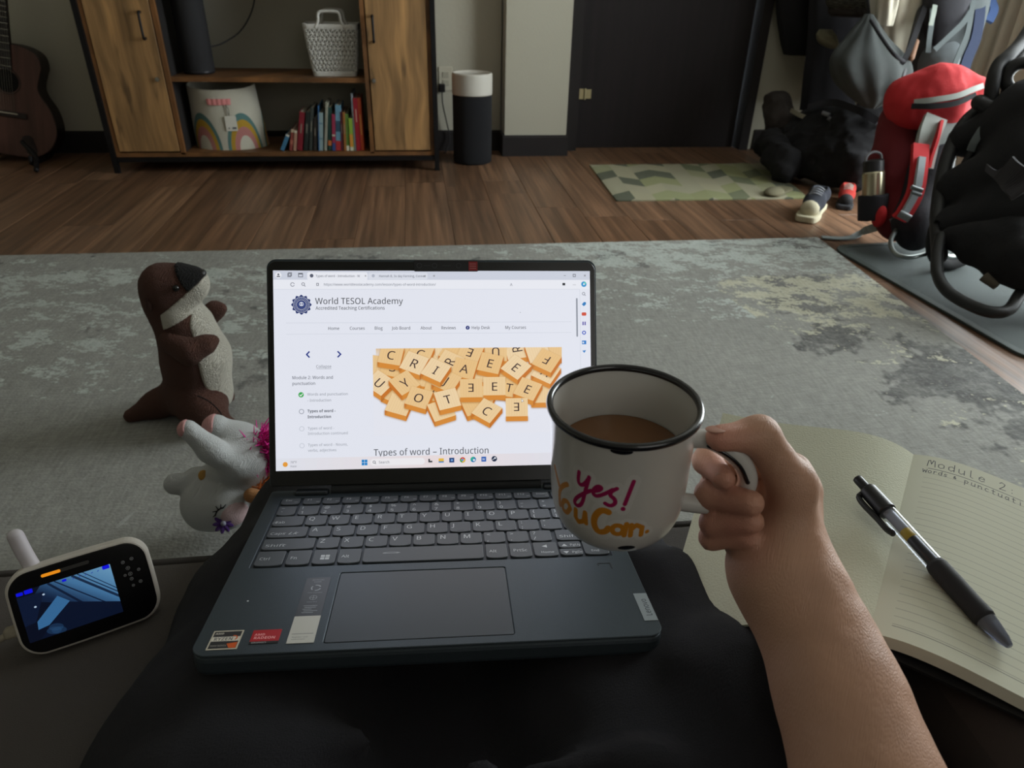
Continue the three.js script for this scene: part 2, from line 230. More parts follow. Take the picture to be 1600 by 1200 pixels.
// ------------------------------------------------------------------ media cabinet and what stands in it
const mango = [3, 8].map((sd) => dataTex(256, 512, (u, v) => { const x = u * 3, y = v * 3, g = fbm(x * 2.2 + 0.8 * nz(y * 1.1, sd), y * 0.6, sd, 4) + 0.25 * fbm(x * 11, y * 0.7, sd + 2, 3), k = sstep(0.16, 0.5, fbm(x * 1.6, y * 0.9, sd + 4, 4)), b = 0.57 + 0.3 * g - 0.22 * k; return [b * 1.06, b * 0.81, b * 0.52]; }));
const mangoMat = [0, 1].map((i) => new THREE.MeshStandardMaterial({ map: mango[i], roughness: 0.55 }));
const edgeWood = new THREE.MeshStandardMaterial({ map: mango[0], color: '#b9a48e', roughness: 0.6 }), blackMetal = std('#121114', 0.5, { metalness: 0.4 }), chrome = std('#b9b6ad', 0.25, { metalness: 0.9 });
const planeUV = (g, sx, sy) => { const p = g.attributes.position, u = g.attributes.uv; for (let i = 0; i < p.count; i++) u.setXY(i, p.getX(i) * sx + p.getZ(i) * 0.7, p.getY(i) * sy); return g; };
{
  const c = thing('cabinet', 'industrial wooden cabinet with two doors, open shelves and black metal frame', 'cabinet', V(-0.635, 0, -3.49)), Y0 = 0.07, Y1 = 0.86, D = 0.37;
  part(c, 'bottom_panel', planeUV(box(1.45, 0.018, D, 0, Y0 + 0.009, -D / 2), 1, 2), edgeWood);
  part(c, 'top_panel', planeUV(box(1.45, 0.022, D + 0.01, 0, Y1, -D / 2), 1, 2), edgeWood);
  part(c, 'shelf', planeUV(box(0.85, 0.02, D - 0.02, 0, 0.4, -D / 2 - 0.008), 1, 2), edgeWood);
  for (const s of [-1, 1]) {
    const x0 = s < 0 ? -0.724 : 0.425, w = 0.3;
    part(c, 'side_panel', planeUV(merge(box(0.016, Y1 - Y0 - 0.02, D - 0.004, s < 0 ? -0.717 : 0.717, (Y0 + Y1) / 2, -D / 2), box(0.018, Y1 - Y0 - 0.02, 0.02, s * 0.431, (Y0 + Y1) / 2, -0.01)), 1, 2), edgeWood);
    part(c, 'divider_panel', box(0.016, Y1 - Y0 - 0.03, D - 0.026, s * 0.431, (Y0 + Y1) / 2, -D / 2 - 0.012), std('#1b1818', 0.7));
    part(c, 'compartment_back', box(w - 0.02, Y1 - Y0 - 0.04, 0.006, x0 + w / 2, (Y0 + Y1) / 2, -D + 0.01), std('#1b1818', 0.8));
    const d = part(c, 'door', planeUV(rbox(0.262, Y1 - Y0 - 0.045, 0.018, 0.002, s * 0.576, (Y0 + Y1) / 2 + 0.002, -0.008), 3.4, 1.3), mangoMat[s < 0 ? 0 : 1]);
    const hx = s * 0.488 - (s > 0 ? 0.013 : -0.002);
    part(d, 'handle', merge(capped([[hx, 0.663, 0.001], [hx, 0.663, 0.022], [hx, 0.64, 0.026], [hx, 0.585, 0.026], [hx, 0.563, 0.022], [hx, 0.563, 0.001]], 0.0055, 40, 8)), blackMetal, 'black metal bar handle');
    part(d, 'lock', merge(cyl(0.009, 0.01, 0.008, 0, 0, 0, 20).rotateX(Math.PI / 2).translate(s * 0.474 - (s > 0 ? 0.012 : 0), 0.402, 0.005), box(0.002, 0.008, 0.002, s * 0.474 - (s > 0 ? 0.012 : 0), 0.402, 0.0095)), chrome, 'round metal lock');
  }
  for (const s of [-1, 1]) {
    part(c, 'frame', merge(box(0.022, 0.02, D + 0.02, s * 0.736, Y1 - 0.02, -D / 2), box(0.022, 0.02, D + 0.02, s * 0.736, 0.062, -D / 2), box(0.022, Y1, 0.022, s * 0.736, Y1 / 2, 0.002), box(0.022, Y1, 0.022, s * 0.736, Y1 / 2, -D)), blackMetal);
  }
  part(c, 'rail', merge(box(1.45, 0.02, 0.02, 0, 0.059, -0.002), box(1.45, 0.02, 0.02, 0, 0.059, -D)), blackMetal);
  for (const s of [-1, 1]) for (const z of [0, -D]) part(c, 'foot', cyl(0.012, 0.014, 0.012, s * 0.736, 0.006, z, 16), blackMetal);
}
{ // black cylinder speaker on the upper shelf and its cable
  const s = thing('speaker', 'tall black cylindrical speaker on the cabinet shelf against the divider', 'speaker', V(-0.965, 0.41, -3.64));
  part(s, 'body', new THREE.LatheGeometry([[0, 0], [0.058, 0], [0.066, 0.005], [0.068, 0.02], [0.068, 0.3], [0.066, 0.315], [0.054, 0.322], [0, 0.322]].map(([a, b]) => new THREE.Vector2(a, b)), 40), std('#0e0d11', 0.7, { bumpMap: rep(weave, 8, 6), bumpScale: 0.001 }));
  part(s, 'base_ring', cyl(0.0675, 0.0675, 0.006, 0, 0.012, 0, 40), std('#2a292e', 0.3));
  single('cable', capped([[-0.9, 0.52, -3.66], [-0.86, 0.53, -3.72], [-0.79, 0.575, -3.79], [-0.73, 0.66, -3.83], [-0.7, 0.76, -3.85], [-0.69, 0.83, -3.85]], 0.0035, 40, 8), std('#121214', 0.6), 'thin black cable curving up behind the open cabinet shelf', 'cable');
}
{ // white perforated basket with a loop handle
  const b = thing('plastic_basket', 'white perforated plastic basket with a loop handle on the upper shelf', 'basket', V(-0.352, 0.41, -3.64)), W = std('#d5d3cc', 0.5), H = 0.215, w0 = 0.098, w1 = 0.122, d0 = 0.075, d1 = 0.092;
  const rimAt = (y) => [lerp(w0, w1, y / H), lerp(d0, d1, y / H)];
  const shell = (y0, y1, t) => { const g = []; for (const y of [y0, y1]) { const [w, d] = rimAt(y); g.push(roundRect(2 * w, 2 * d, 0.022).getSpacedPoints(64).map((p) => [p.x, y, p.y])); } const pos = [], idx = [], n = 64; for (const k of [1, 1 - t]) for (const r of g) for (let i = 0; i < n; i++) pos.push(r[i][0] * k, r[i][1], r[i][2] * k); for (let i = 0; i < n; i++) { const j = (i + 1) % n; for (const [a, b2, f] of [[0, n, 0], [3 * n, 2 * n, 0], [2 * n, 0, 0], [n, 3 * n, 0]]) idx.push(a + i, a + j, b2 + j, a + i, b2 + j, b2 + i); } const q = new THREE.BufferGeometry(); q.setAttribute('position', new THREE.Float32BufferAttribute(pos, 3)); q.setAttribute('uv', new THREE.Float32BufferAttribute(new Float32Array(pos.length / 3 * 2), 2)); q.setIndex(idx); q.computeVertexNormals(); return q; };
  part(b, 'base', merge(shell(0, 0.022, 0.03), box(2 * w0 - 0.012, 0.004, 2 * d0 - 0.012, 0, 0.004, 0)), W);
  part(b, 'rim', shell(H - 0.02, H, 0.04), W);
  const bars = [], pts = (y) => { const [w, d] = rimAt(y); return roundRect(2 * w, 2 * d, 0.022).getSpacedPoints(120); };
  const rows = 9, cols = 40; for (let j = 0; j < rows; j++) { const y0 = 0.022 + j * (H - 0.042) / rows, y1 = 0.022 + (j + 1) * (H - 0.042) / rows, P0 = pts(y0), P1 = pts(y1); for (let i = 0; i < cols; i++) { const k = i * 3, h = j % 2 ? 1.5 : 0, a = P0[Math.floor(k + h) % 120]; for (const s of [-1, 1]) { const e = P1[Math.floor(k + h + s * 1.5 + 120) % 120]; bars.push(rod([a.x * 0.99, y0, a.y * 0.99], [e.x * 0.99, y1, e.y * 0.99], 0.0023, 0.0023, 6)); } } bars.push(shell(y1 - 0.0021, y1 + 0.0021, 0.025)); }
  part(b, 'lattice', merge(bars), W);
  for (const z of [d1 - 0.004, -d1 + 0.004]) part(b, 'handle', capped([[-0.062, H - 0.012, z], [-0.05, H + 0.012, z], [-0.046, H + 0.04, z], [-0.03, H + 0.05, z], [0.03, H + 0.05, z], [0.046, H + 0.04, z], [0.05, H + 0.012, z], [0.062, H - 0.012, z]], 0.0065, 60, 10), W);
}
{ // soft rainbow storage basket with a pink strap and a paper tag
  const b = thing('storage_basket', 'white fabric storage basket with rainbow arches, pink strap and paper tag', 'basket', V(-0.89, 0.088, -3.665)), h = 0.275;
  const tex = canvasTex(2048, 512, (g, w, H) => {
    g.fillStyle = '#cfcbba'; g.fillRect(0, 0, w, H); const cx = [w * 0.5 - 215, w * 0.5 + 185, w * 0.5 - 615, w * 0.5 + 600], R = [190, 158, 122, 78], C = ['#5d8380', '#c29a34', '#c0807a', '#cfcbba'];
    for (const x of cx) R.forEach((r, i) => { g.fillStyle = C[i]; g.beginPath(); g.ellipse(x, H + 10, r * 0.92, r * 1.7, 0, 0, 7); g.fill(); });
    g.globalAlpha = 0.12; g.fillStyle = '#403a30'; const r = rng(3); for (let i = 0; i < 9000; i++) g.fillRect(r() * w, r() * H, 3, 1.5);
  });
  const ring = (t, out) => [lerp(0.168, 0.152, t) * out, lerp(0.125, 0.118, t) * out], N = 72, M = 14, pos = [], uv = [], idx = [];
  for (const out of [1, 0.965]) for (let j = 0; j <= M; j++) for (let i = 0; i <= N; i++) { const t = j / M, a = (i / N - 0.5) * 2 * Math.PI, [w, d] = ring(t, out), sag = 0.012 * t * Math.cos(a), f = 1 + 0.02 * nz(Math.cos(a) * 2, t * 2, Math.sin(a) * 2); pos.push(Math.sin(a) * w * f + 0.012 * (1 - t), t * h - sag, Math.cos(a) * d * f); uv.push(i / N, t); }
  const n = (N + 1) * (M + 1); for (let j = 0; j < M; j++) for (let i = 0; i < N; i++) { const a = j * (N + 1) + i, c = a + N + 1; idx.push(a, a + 1, c + 1, a, c + 1, c, n + a, n + c + 1, n + a + 1, n + a, n + c, n + c + 1); }
  for (let i = 0; i < N; i++) { const a = M * (N + 1) + i; idx.push(a, a + 1, n + a + 1, a, n + a + 1, n + a); }
  const g = new THREE.BufferGeometry(); g.setAttribute('position', new THREE.Float32BufferAttribute(pos, 3)); g.setAttribute('uv', new THREE.Float32BufferAttribute(uv, 2)); g.setIndex(idx); g.computeVertexNormals();
  part(b, 'body', g, new THREE.MeshStandardMaterial({ map: tex, roughness: 0.95, bumpMap: rep(weave, 14, 5), bumpScale: 0.002 }));
  part(b, 'bottom', cyl(0.16, 0.16, 0.006, 0.01, 0.004, 0, 48).scale(1, 1, 0.74), cloth('#b8b4a4'));
  const on = (a, y, o = 0.004) => { const [w, d] = ring(y / h, 1); return [Math.sin(a) * (w + o) + 0.012 * (1 - y / h), y - 0.012 * y / h * Math.cos(a), Math.cos(a) * (d + o)]; };
  const hp = []; for (let i = 0; i <= 10; i++) { const p = on(-0.3 + i * 0.066, 0.222 + 0.001 * (i % 2), 0.004 + 0.0015 * (i % 2)); hp.push(p); }
  part(b, 'strap', strap(hp, 0.026, 0.004, V(0, 1, 0), 60), cloth('#d98a88'), 'ruffled pink strap');
  const t = part(b, 'tag', slab(roundRect(0.05, 0.066, 0.003), 0.001).rotateY(0.15).translate(...on(0.25, 0.125, 0.006)), std('#cfccc0', 0.8), 'paper price tag');
  part(t, 'tag_print', merge(box(0.018, 0.008, 0.001).rotateY(0.15).translate(...on(0.31, 0.104, 0.0085)), box(0.004, 0.008, 0.001).rotateY(0.15).translate(...on(0.17, 0.104, 0.008))), std('#5f6268', 0.8));
  part(t, 'tag_string', merge(tube([on(0.2, 0.212, 0.005), on(0.21, 0.185, 0.007), on(0.24, 0.16, 0.006)], 0.0014, 20, false, 6), tube([on(0.2, 0.212, 0.005), on(0.26, 0.19, 0.009), on(0.24, 0.16, 0.006)], 0.0014, 20, false, 6)), std('#6d675c', 0.9));
}
{ // books on the lower shelf, each with its own cover, spine and pages
  const K = 0.1125 * 0.002985, page = std('#c9c2ae', 0.9);
  const B = [[190, 290, 700, 52, '#3f7396', 'thin blue picture book with a white top, leaning at the end of the row'], [310, 350, 640, 46, '#8f4540', 'small brick-red book leaning beside the blue picture book'], [362, 390, 655, 40, '#a8806c', 'small faded pinkish-tan book leaning between two red books'], [430, 492, 400, 76, '#7d1d2b', 'tall dark red hardback leaning left of the black books'], [512, 572, 395, 56, '#1e2725', 'black-green hardback leaning against the dark red hardback'], [580, 632, 345, 46, '#39403d', 'tall charcoal grey book among the black books'], [640, 672, 480, 46, '#2c2723', 'short dark brown book beside the pale grey-blue book'], [697, 722, 315, 16, '#2f5a86', 'thin tall bright blue book behind the pale grey-blue book'], [722, 750, 410, 62, '#8ba2a6', 'wide pale grey-blue book in the middle of the row'], [786, 846, 268, 36, '#98988a', 'tall thin cream book leaning in the middle of the row'], [848, 882, 338, 54, '#1d3e3a', 'dark teal hardback beside the tall cream book'], [905, 928, 430, 46, '#96304d', 'short raspberry pink book with a blue lower spine'], [968, 1002, 308, 76, '#6590a8', 'thick light blue book with dark lettering on its spine'], [1022, 1042, 400, 26, '#5a2530', 'thin maroon book beside the thick light blue book'], [1062, 1078, 405, 34, '#95602f', 'thin tan-brown book beside the dark green one'], [1102, 1114, 430, 44, '#54752f', 'dark green book with a pale band at its foot'], [1158, 1164, 488, 52, '#86a83a', 'bright lime green book with an orange lower spine'], [1205, 1211, 150, 26, '#8a929c', 'tallest thin pale grey book in the row'], [1250, 1256, 210, 62, '#a01c2c', 'tall crimson book near the end of the row by the cabinet door'], [1308, 1310, 210, 48, '#c64f2c', 'tall orange-red book at the end of the row by the cabinet door']];
  let i = 0; for (const [xb, xt, yt, w, col, label] of B) {
    const th = w * K * 0.97, hgt = (950 - yt) * 0.000318, dep = 0.15 + 0.05 * ((i * 37) % 10) / 10, x = -0.63 + (420 + 0.1125 * xb - 440) * 0.002985, tilt = -(Math.atan((xt - xb) / (950 - yt)) + 0.10 - 0.00009 * (xb - 200));
    const b = thing('book', label, 'book', V(x, 0.0885 + th / 2 * Math.sin(Math.abs(tilt)), -3.512 - 0.006 * ((i * 53) % 7) / 7), 'books on the lower cabinet shelf'); b.rotation.z = tilt;
    part(b, 'cover', merge(box(0.0022, hgt, dep, -th / 2 + 0.0011, hgt / 2, -dep / 2), box(0.0022, hgt, dep, th / 2 - 0.0011, hgt / 2, -dep / 2), rbox(th, hgt, 0.004, 0.0015, 0, hgt / 2, -0.001, 2)), std(col, 0.5));
    part(b, 'pages', box(th - 0.0046, hgt - 0.008, dep - 0.008, 0, hgt / 2, -dep / 2 - 0.001), page);
    const bands = { 0: [['#d9d6c8', 0.9, 1]], 1: [['#c9b8a0', 0.86, 1], ['#b06a5a', 0.3, 0.5]], 2: [['#d0c8b4', 0.88, 1]], 11: [['#2e4a86', 0.0, 0.22], ['#c8c2b0', 0.4, 0.45]], 12: [['#a82a30', 0, 0.22], ['#2a4a60', 0.42, 0.66]], 15: [['#c8c6b4', 0, 0.14]], 16: [['#c98a35', 0.12, 0.52], ['#c8c6b4', 0, 0.12]], 10: [['#c06a35', 0.12, 0.24]], 8: [['#5a7c88', 0.3, 0.34], ['#5a7c88', 0.7, 0.74]], 18: [['#d0a090', 0.55, 0.8]], 19: [['#e0b060', 0.3, 0.7]] }[i] || [['#8a8578', 0.45, 0.7]];
    for (const [c, a, e] of bands) { const slim = i === 18 || i === 19 || !({ 0: 1, 1: 1, 2: 1, 11: 1, 12: 1, 15: 1, 16: 1, 10: 1, 8: 1 }[i]); part(b, 'spine_band', box(slim ? th * 0.22 : th * 0.9, (e - a) * hgt * 0.98, 0.0006, 0, (a + e) / 2 * hgt, 0.0012), std(c, 0.6)); }
    i++;
  }
}
{ // air purifier: dark fabric drum under a white perforated head
  const a = thing('air_purifier', 'round air purifier with a dark fabric drum and white top beside the cabinet', 'air purifier', V(0.288, 0, -3.665)), L = (p, m = 56) => new THREE.LatheGeometry(p.map(([x, y]) => new THREE.Vector2(x, y)), m);
  part(a, 'drum', L([[0, 0], [0.088, 0], [0.096, 0.006], [0.097, 0.02], [0.097, 0.316], [0.094, 0.32], [0, 0.32]]), std('#16171b', 0.98, { bumpMap: rep(weave, 14, 8), bumpScale: 0.0014 }), 'dark grey fabric drum');
  part(a, 'head', L([[0.09, 0.322], [0.097, 0.323], [0.0985, 0.33], [0.0985, 0.412], [0.096, 0.419], [0.09, 0.421], [0.086, 0.417], [0.084, 0.408], [0, 0.406]]), std('#c9c5bb', 0.6), 'white plastic head');
  const g = []; for (let r = 0.02; r < 0.084; r += 0.008) g.push(new THREE.TorusGeometry(r, 0.0016, 6, 40).rotateX(Math.PI / 2).translate(0, 0.409, 0)); part(a, 'grille', merge(g, cyl(0.014, 0.014, 0.004, 0, 0.409, 0, 24)), std('#b8b5ac', 0.6));
}
{ // wall socket, its plugs and a cord
  const s = thing('wall_socket', 'cream double wall socket on the wall beside the cabinet', 'wall socket', V(0.172, 0.36, WZ));
  part(s, 'cover_plate', rbox(0.072, 0.115, 0.006, 0.003, 0, 0, 0.003), std('#bdb8a6', 0.5));
  for (const y of [-0.02, 0.02]) part(s, 'receptacle', merge(rbox(0.034, 0.028, 0.004, 0.002, 0, y, 0.007), box(0.002, 0.008, 0.001, -0.006, y, 0.0095), box(0.002, 0.008, 0.001, 0.006, y, 0.0095)), std('#a9a594', 0.5));
  const c = thing('power_cord', 'black plug and cord hanging from the wall socket behind the cabinet', 'cord', V(0, 0, 0));
  part(c, 'plug', rbox(0.034, 0.04, 0.03, 0.006, 0.15, 0.318, WZ + 0.022), std('#141316', 0.5)); part(c, 'cord', capped([[0.15, 0.3, WZ + 0.03], [0.152, 0.24, WZ + 0.035], [0.17, 0.15, WZ + 0.03], [0.185, 0.07, WZ + 0.035], [0.165, 0.01, WZ + 0.05], [0.15, 0.006, WZ + 0.09]], 0.0032, 50, 8), std('#141316', 0.6));
}
{ // acoustic guitar leaning on a stand
  const g = thing('acoustic_guitar', 'brown acoustic guitar leaning against the wall beside the cabinet', 'guitar', V(-1.915, 0.03, -3.72)), top = std('#96675a', 0.6, { map: dataTex(128, 256, (u, v) => { const a = 0.62 + 0.3 * fbm(u * 40, v * 3, 6, 3); return [a, a, a]; }) }), side = std('#241617', 0.45);
  g.rotation.set(-0.11, 0.06, -0.17);
  const out = (k) => { const P = [[0, 0], [0.1, 0.008], [0.17, 0.06], [0.196, 0.14], [0.178, 0.225], [0.14, 0.285], [0.127, 0.325], [0.138, 0.38], [0.147, 0.42], [0.13, 0.47], [0.07, 0.496], [0.0, 0.498]], c = curve([...P, ...P.slice(1, -1).reverse().map(([x, y]) => [-x, y])].map(([x, y]) => [x * k, (y - 0.25) * k + 0.25, 0]), true).getPoints(90); return new THREE.Shape(c.map((p) => new THREE.Vector2(p.x, p.y))); };
  part(g, 'sides', slab(out(1), 0.1, 0.003).translate(0, 0, -0.1), side);
  const t = out(0.985), h = new THREE.Path(); h.absarc(0, 0.335, 0.05, 0, 7); t.holes.push(h); part(g, 'soundboard', slab(t, 0.003, 0.001).translate(0, 0, -0.0005), top);
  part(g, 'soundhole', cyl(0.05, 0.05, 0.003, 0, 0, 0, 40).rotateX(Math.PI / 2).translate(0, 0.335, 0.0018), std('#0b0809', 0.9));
  part(g, 'rosette', new THREE.TorusGeometry(0.056, 0.003, 6, 48).scale(1, 1, 0.3).translate(0, 0.335, 0.0025), std('#3a2420', 0.5));
  const b = part(g, 'bridge', rbox(0.15, 0.026, 0.008, 0.003, 0, 0.19, 0.006), side); part(b, 'saddle', box(0.075, 0.004, 0.006, 0, 0.195, 0.012), std('#d8d2c0', 0.5));
  part(g, 'pickguard', slab(roundRect(0.05, 0.09, 0.02), 0.0012).rotateZ(0.3).translate(0.075, 0.06, 0.0025), side);
  part(g, 'neck', merge(rbox(0.056, 0.52, 0.02, 0.008, 0, 0.73, -0.008)), side);
  const f = part(g, 'fretboard', rbox(0.058, 0.62, 0.006, 0.001, 0, 0.695, 0.006), std('#1a1114', 0.5)); for (let i = 0; i < 18; i++) part(f, 'fret', box(0.056, 0.0016, 0.0016, 0, 0.4 + 0.6 * (1 - Math.pow(0.5, i / 12)) * 1.02, 0.0095), chrome);
  part(g, 'headstock', slab(roundRect(0.075, 0.17, 0.01), 0.015, 0.003).rotateX(-0.2).translate(0, 1.08, -0.02), side);
  for (let i = 0; i < 6; i++) part(g, 'guitar_string', rod([(i - 2.5) * 0.0105, 0.195, 0.0145], [(i - 2.5) * 0.0075, 1.0, 0.0115], 0.0005, 0.0005, 5), chrome);
  const s = thing('guitar_stand', 'black tubular guitar stand on the floor under the brown guitar', 'stand', V(0, 0, 0)), M = blackMetal;
  for (const x of [-0.13, 0.13]) { part(s, 'leg', capped([[-1.9 + x * 0.5, 0.1, -3.68], [-1.9 + x, 0.05, -3.62], [-1.9 + x * 1.35, 0.014, -3.5]], 0.011, 24, 10), M); part(s, 'cradle_arm', capped([[-1.9 + x * 0.5, 0.1, -3.86], [-1.9 + x * 0.9, 0.03, -3.84], [-1.9 + x * 0.95, 0.018, -3.6], [-1.9 + x * 0.95, 0.05, -3.585]], 0.009, 30, 10), M); }
  part(s, 'upright', capped([[-1.9, 0.012, -3.88], [-1.9, 0.2, -3.885], [-1.89, 0.32, -3.885]], 0.011, 20, 10), M);
}
// ------------------------------------------------------------------ the hallway corner: coats, bags, shoes, child carrier, stroller
const soft = (rows, o) => drape(rows.map(([px, py, d, w, hd]) => { const k = (px - 800) / 1090 * CX.z - (py - 600) / 1090 * CY.z - CZ.z, D = -1.04 * d / k, p = at(px, py, D); return [p.y, p.x, p.z, w * D / 1090, hd]; }), o);   // rings given on upright planes
const F = { black: cloth('#0d0c10', 0.95, 5), ink: cloth('#1b1a20', 0.9, 5), char: cloth('#3c403f', 0.95, 6, 0.002), beige: cloth('#b9b3a2', 0.95, 5), grey: cloth('#6d7477', 0.85, 6), navy: cloth('#1c2740', 0.9, 6), red: cloth('#b5161d', 0.8, 8), pale: cloth('#8f928d', 0.8, 6), brown: cloth('#2b2421', 0.9, 5) };
{
  const r = thing('coat_rack', 'dark wall rail with hooks carrying the coats beside the door', 'coat rack', V(2.3, 1.5, WZ));
  part(r, 'rail', rbox(0.62, 0.09, 0.022, 0.004, 0, 0, 0.011), trimPaint);
  for (let i = 0; i < 5; i++) part(r, 'hook', capped([[-0.26 + i * 0.13, 0.0, 0.022], [-0.26 + i * 0.13, -0.005, 0.06], [-0.26 + i * 0.13, 0.03, 0.078]], 0.006, 16, 8), blackMetal);
  const hang = (name, label, rows, mat, o, cat = 'jacket') => { const t = thing(name, label, cat, V(0, 0, 0)); part(t, 'body', soft(rows, o), mat); return t; };
  hang('jacket', 'black jacket with a straight hem hanging nearest the door', [[1262, -330, 3.7, 14, 0.05], [1262, -280, 3.7, 46, 0.06], [1262, -150, 3.69, 50, 0.06], [1262, 0, 3.69, 50, 0.06], [1262, 60, 3.69, 44, 0.06], [1262, 86, 3.69, 38, 0.05]], F.black, { amp: 0.04, count: 7, sq: 0.8 });
  hang('coat', 'long black coat hanging behind the grey drawstring sack', [[1318, -330, 3.54, 14, 0.05], [1318, -270, 3.54, 46, 0.08], [1312, -100, 3.53, 44, 0.08], [1304, 60, 3.52, 42, 0.08], [1294, 120, 3.5, 40, 0.08], [1292, 172, 3.48, 44, 0.08]], F.ink, { amp: 0.06, count: 9, ph: 2 }, 'coat');
  const k = thing('knit_hat', 'mottled grey knitted hat hanging above the grey drawstring sack', 'hat', V(0, 0, 0));
  part(k, 'crown', soft([[1322, -34, 3.3, 10, 0.04], [1322, -24, 3.3, 26, 0.07], [1324, 0, 3.3, 31, 0.09], [1326, 16, 3.3, 27, 0.08], [1327, 24, 3.3, 16, 0.05]], { amp: 0.05, count: 16 }), std('#7d7b72', 0.95, { map: dataTex(128, 128, (u, v) => { const a = 0.55 + 0.9 * fbm(u * 22, v * 40, 7, 3); return [a, a, a * 0.95]; }), bumpMap: rep(weave, 3), bumpScale: 0.004 }));
  part(k, 'brim', soft([[1326, 12, 3.3, 29, 0.085], [1326, 20, 3.3, 30, 0.09], [1327, 26, 3.3, 26, 0.08]], { amp: 0.03, count: 20 }), F.brown);
  const pch = thing('pouch', 'small beige cloth pouch hanging in front of the black coats', 'pouch', V(0, 0, 0));
  part(pch, 'body', soft([[1290, 46, 3.42, 10, 0.02], [1291, 56, 3.4, 15, 0.035], [1296, 68, 3.4, 14, 0.04], [1302, 76, 3.4, 7, 0.02]], { amp: 0.12, count: 5 }), cloth('#77725c')); part(pch, 'loop', capped([at(1288, 47, 3.42), at(1285, 25, 3.46), at(1290, 5, 3.5)], 0.004, 20, 8), F.black);
  const sack = thing('drawstring_sack', 'grey cloth sack gathered at the top and sagging to a rounded bottom', 'bag', V(0, 0, 0));
  part(sack, 'body', soft([[1358, 22, 2.86, 5, 0.02], [1357, 34, 2.84, 12, 0.045], [1355, 58, 2.82, 30, 0.08], [1357, 92, 2.8, 59, 0.12], [1359, 125, 2.79, 54, 0.13], [1359, 150, 2.79, 32, 0.1], [1358, 168, 2.79, 8, 0.04]], { amp: 0.07, count: 10, ph: 1, n: 120, m: 60, twist: 0.15 }), F.char);
  part(sack, 'hem', tube([at(1361, 32, 2.75), at(1377, 58, 2.68), at(1396, 84, 2.62), at(1413, 97, 2.64)], 0.007, 30), F.ink); part(sack, 'cord', capped([at(1358, 24, 2.86), at(1356, -10, 2.95), at(1360, -60, 3.1)], 0.006, 20, 8), F.black);
  hang('coat', 'beige coat with soft vertical folds hanging behind the grey sack', [[1436, -200, 2.98, 18, 0.06], [1432, -120, 2.97, 40, 0.08], [1420, -20, 2.96, 42, 0.08], [1408, 40, 2.95, 40, 0.08], [1404, 80, 2.95, 34, 0.07], [1402, 112, 2.95, 22, 0.05]], F.beige, { amp: 0.09, count: 10, ph: 4 }, 'coat');
  part(scene.getObjectByName('coat_001'), 'sleeve', soft([[1396, -60, 2.88, 13, 0.045], [1388, 0, 2.87, 15, 0.045], [1380, 40, 2.86, 12, 0.04]], { amp: 0.1, count: 6 }), F.beige);
}
{ // grey hiking pack hanging behind the red carrier
  const b = thing('hiking_pack', 'grey hiking pack with dark mesh front and pale piping above the red carrier', 'backpack', V(0, 0, 0));
  part(b, 'body', soft([[1492, -120, 2.95, 30, 0.08], [1490, -60, 2.95, 52, 0.13], [1484, 0, 2.93, 54, 0.14], [1474, 50, 2.92, 50, 0.14], [1462, 100, 2.92, 44, 0.13], [1452, 150, 2.92, 40, 0.11], [1446, 190, 2.92, 28, 0.06]], { amp: 0.03, count: 6, sq: 0.8 }), cloth('#3d4344', 0.85, 6));
  part(b, 'mesh_pocket', soft([[1486, -70, 2.86, 30, 0.04], [1482, -10, 2.84, 38, 0.07], [1472, 35, 2.83, 28, 0.07], [1462, 70, 2.83, 12, 0.04]], { amp: 0.02, count: 5 }), F.ink, 'dark mesh pocket');
  part(b, 'lower_panel', soft([[1478, 58, 2.85, 22, 0.05], [1470, 85, 2.83, 27, 0.08], [1464, 112, 2.83, 26, 0.08], [1458, 140, 2.84, 18, 0.05]], { amp: 0.03, count: 5 }), F.grey, 'grey lower panel');
  for (const p of [[[1516, -40, 2.82], [1520, 5, 2.78], [1508, 32, 2.76], [1484, 56, 2.75], [1460, 78, 2.76]], [[1519, 10, 2.77], [1512, 50, 2.77], [1500, 80, 2.78], [1487, 112, 2.8]], [[1458, -10, 2.8], [1456, 30, 2.78], [1452, 60, 2.78], [1450, 82, 2.78]]]) part(b, 'piping', strap(p.map((q) => at(...q)), 0.02, 0.005, CX, 30), cloth('#4c5354', 0.9), 'pale grey piping');
  part(b, 'reflector', strap([at(1461, 8, 2.76), at(1458, 24, 2.75), at(1454, 40, 2.76)], 0.018, 0.004, CX, 12), std('#7c857c', 0.5), 'pale reflective strip');
  part(b, 'shoulder_strap', strap([at(1532, -30, 2.82), at(1530, 20, 2.8), at(1524, 60, 2.8), at(1512, 90, 2.8), at(1504, 115, 2.8)], 0.04, 0.014, CX, 30), F.navy, 'navy blue shoulder strap');
  part(b, 'shoulder_strap', strap([at(1540, -40, 2.9), at(1548, 0, 2.88), at(1552, 16, 2.87), at(1544, 34, 2.87)], 0.035, 0.014, CX, 20), cloth('#263a5e'), 'blue strap end');
  const p = thing('trekking_pole', 'black folded trekking pole with a brown grip leaning between the coats', 'trekking pole', V(0, 0, 0));
  part(p, 'shaft', capped([at(1442, 0, 2.86), at(1420, 80, 2.82), at(1402, 150, 2.76), at(1388, 226, 2.72)], 0.012, 30, 10), std('#17161a', 0.5)); part(p, 'grip', capped([at(1431, 66, 2.79), at(1424, 90, 2.78)], 0.012, 8, 10), std('#6b4a32', 0.7), 'brown grip');
  part(p, 'strap', strap([at(1446, 10, 2.8), at(1424, 70, 2.76), at(1412, 95, 2.76), at(1406, 102, 2.78)], 0.022, 0.004, CX, 20), F.black);
}
